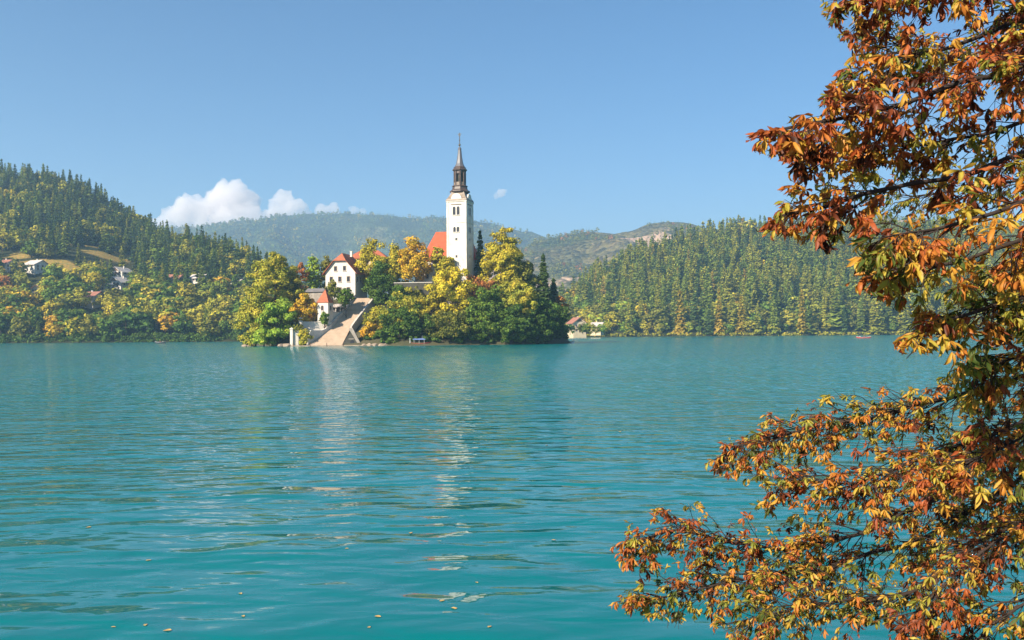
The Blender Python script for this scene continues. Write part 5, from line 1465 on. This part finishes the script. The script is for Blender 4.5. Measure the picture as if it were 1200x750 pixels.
for bi, (cp, tl, ls, sp, tone) in enumerate(BR):
    pts = [at(px, py, Y) for px, py, Y in cp]
    root_z = max(pts[0].z - .9, TRUNK.z + .6); k = min(range(21), key=lambda i: abs(trk[i].z + TRUNK.z - root_z))
    P = catmull([TRUNK + trk[k], (TRUNK + trk[k]) * .45 + pts[0] * .55 + Vector((0, 0, .15))] + pts, 60)
    for i in range(4, 61): P[i] = P[i] + Vector([mnoise.noise(P[i] * 2.3 + Vector((bi, s * 9, 0))) for s in range(3)]) * .05
    ln = sum((P[i + 1] - P[i]).length for i in range(60))
    r0 = .004 + .0027 * ln
    mb = MB(); mb.tube([p - TRUNK for p in P], [r0 * (1 - i / 60) ** .8 + .0035 for i in range(61)], 7)
    base = []; dirs = []; tints = []; sizes = []
    acc = 0.0; gapf = .49 if cp[-1][2] < 5.5 else .38
    for i in range(8, 61):
        p = P[i]; tg = (P[min(i + 1, 60)] - P[i - 1]).normalized(); seg = (P[i] - P[i - 1]).length
        acc += seg
        x, y = proj([tuple(p)]); 
        if x[0] > 1330: acc = 0; continue
        while acc > sp * gapf:
            acc -= sp * gapf
            if mnoise.noise(p * 3.1 + Vector((bi * 3.7, 0, 0))) < -.16 and i < 44: continue
            frac = i / 60
            rnd = Vector(LR.normal(size=3)); rnd.z *= .5; rnd -= tg * rnd.dot(tg)
            if rnd.length < .1: continue
            rnd.normalize()
            dirv = (tg * LR.uniform(.75, 1.25) + rnd * LR.uniform(.5, 1.0) * Vector((1, 1.1, .85)).length * .58 + Vector((0, 0, -.08))).normalized()
            l = tl * LR.uniform(.45, 1.15) * (1.0 - .45 * max(0, frac - .6) / .4)
            a = p.copy(); tw = [a.copy()]; dv = dirv.copy()
            m = 5
            for s in range(m):
                dv = (dv + Vector(LR.normal(size=3)) * .16 + Vector((0, 0, -.02 * s))).normalized(); a = a + dv * (l / m); tw.append(a.copy())
            ok = edge_ok(np.array([tuple(q) for q in tw]), -18)
            if not ok[0]: continue
            while len(tw) > 2 and not ok[len(tw) - 1]: tw.pop()
            mb.tube([q - TRUNK for q in tw], [.0042 - .0022 * s / len(tw) for s in range(len(tw))], 4, False)
            t_tone = tone + .09 + LR.normal() * .24
            nodes = list(range(2, len(tw)))
            for s in nodes:
                for rep in range(1 if s < len(tw) - 1 else 3):
                    if LR.random() < .10: continue
                    td = Vector(LR.normal(size=3)); pd = (dv * .85 + td * .42 + Vector((0, 0, -.16))).normalized()
                    pet = LR.uniform(.03, .09); hub = tw[s] + pd * pet
                    nl = int(LR.integers(4, 8)); q = pd.cross(Vector((0, 0, 1))); q.normalize() if q.length > .01 else None
                    w = q.cross(pd).normalized()
                    lt = t_tone + LR.normal() * .12
                    size = ls * (.68 if cp[-1][2] < 5.5 else .60) * LR.uniform(.55, 1.3)
                    for j in range(nl):
                        an = (j / (nl - 1) - .5) * LR.uniform(1.5, 2.7)
                        fd = pd * math.cos(an) + q * math.sin(an)
                        fd = fd + Vector((0, 0, -LR.uniform(.0, .75))) + Vector(LR.normal(size=3)) * .2
                        base.append(tuple(hub)); dirs.append(tuple(fd)); tints.append(lt + LR.normal() * .05)
                        sizes.append(size * (1 - .35 * abs(an) / 1.7) * LR.uniform(.85, 1.15))
                    mb.tube([tw[s] - TRUNK, hub - TRUNK], .0016, 3, False)
    for rep in range(5):                              # the tip ends in leaves, not in a bare rod
        hub = P[60 - rep]; pd = ((P[60] - P[55]).normalized() + Vector(LR.normal(size=3)) * .3).normalized()
        q = pd.cross(Vector((0, 0, 1))); q.normalize()
        for j in range(6):
            an = (j / 5 - .5) * 2.6
            base.append(tuple(hub)); dirs.append(tuple(pd * math.cos(an) + q * math.sin(an) + Vector((0, 0, -LR.uniform(0, .6))))); tints.append(tone + LR.normal() * .15); sizes.append(ls * .7 * LR.uniform(.7, 1.2))
    br = mb.build('branch', M['twig'], tree, True)
    base = np.array(base); dirs = np.array(dirs); tints = np.clip(np.array(tints), 0, 1); sizes = np.array(sizes)
    keep = edge_ok(base + unit(dirs) * sizes[:, None] * .8, 4); x, y = proj(base)
    keep &= (x < 1500)
    base, dirs, tints, sizes = base[keep], dirs[keep], tints[keep], sizes[keep]; n = len(base); n_leaflets += n
    V, F, T, G = leaflets(base - np.array(TRUNK), dirs, sizes, np.where(LR.random(n) < .22, LR.uniform(.45, 1.0, n), LR.uniform(-.12, .42, n)), LR.normal(0, .28, n), tints, LR.uniform(.1, 1.0, n))
    me = np_mesh('foliage', V, F, smooth=True)
    for nm, arr in (('tint', T), ('margin', G)):
        at_ = me.attributes.new(nm, 'FLOAT', 'POINT'); at_.data.foreach_set('value', arr.astype(np.float32))
    link('foliage', me, [M['chestnut_leaf']], br)
print('leaflets', n_leaflets)

# ------------------------------------------------------------------ fallen leaves afloat
M['float_leaf'] = surf('fallen_leaf', (0.56, 0.42, 0.14, 1), (0.38, 0.2, 0.07, 1), 20, 0.5, 0)
def float_mesh(seed):
    r = random.Random(seed); n = 10; V = [(0, 0, .012)]
    for i in range(n):
        a = 2 * math.pi * i / n; q = .075 * (1 + .35 * math.cos(a)) * r.uniform(.8, 1.15); V.append((q * math.cos(a), q * .62 * math.sin(a), .012 + .03 * abs(math.sin(a)) * r.uniform(.3, 1)))
    F = [(0, 1 + i, 1 + (i + 1) % n) for i in range(n)]
    V += [(x, y, z - .004) for x, y, z in V]; F += [(n + 1 + c, n + 1 + b, n + 1 + a) for a, b, c in F[:n]]
    me = bpy.data.meshes.new('floating_leaf'); me.from_pydata(V, [], F); me.update(); me.materials.append(M['float_leaf']); return me
FM = [float_mesh(i) for i in range(3)]
for i, (px, py) in enumerate([(132, 735), (170, 733), (198, 739), (285, 722), (173, 657), (559, 683), (519, 704), (531, 713), (573, 735), (444, 723), (433, 735), (648, 633), (481, 625), (407, 643), (726, 506), (640, 522), (282, 696), (105, 618)]):
    d = CAM_ROT @ Vector(((px - 600) / FPX, (375 - py) / FPX, -1)); q = EYE + d * (-EYE.z / d.z)
    o = bpy.data.objects.new('floating_leaf', FM[i % 3]); COL.objects.link(o); o.location = (q.x, q.y, .004); o.rotation_euler = (0, 0, i * 1.7)
    s = .42 + .35 * ((i * 7) % 5) / 5; s *= 1.0 if py > 600 else 1.8; o.scale = (s, s, s * .4)
    tag(o, 'small yellow fallen leaf floating on the open lake', 'leaf', 'fallen leaves floating on the lake')
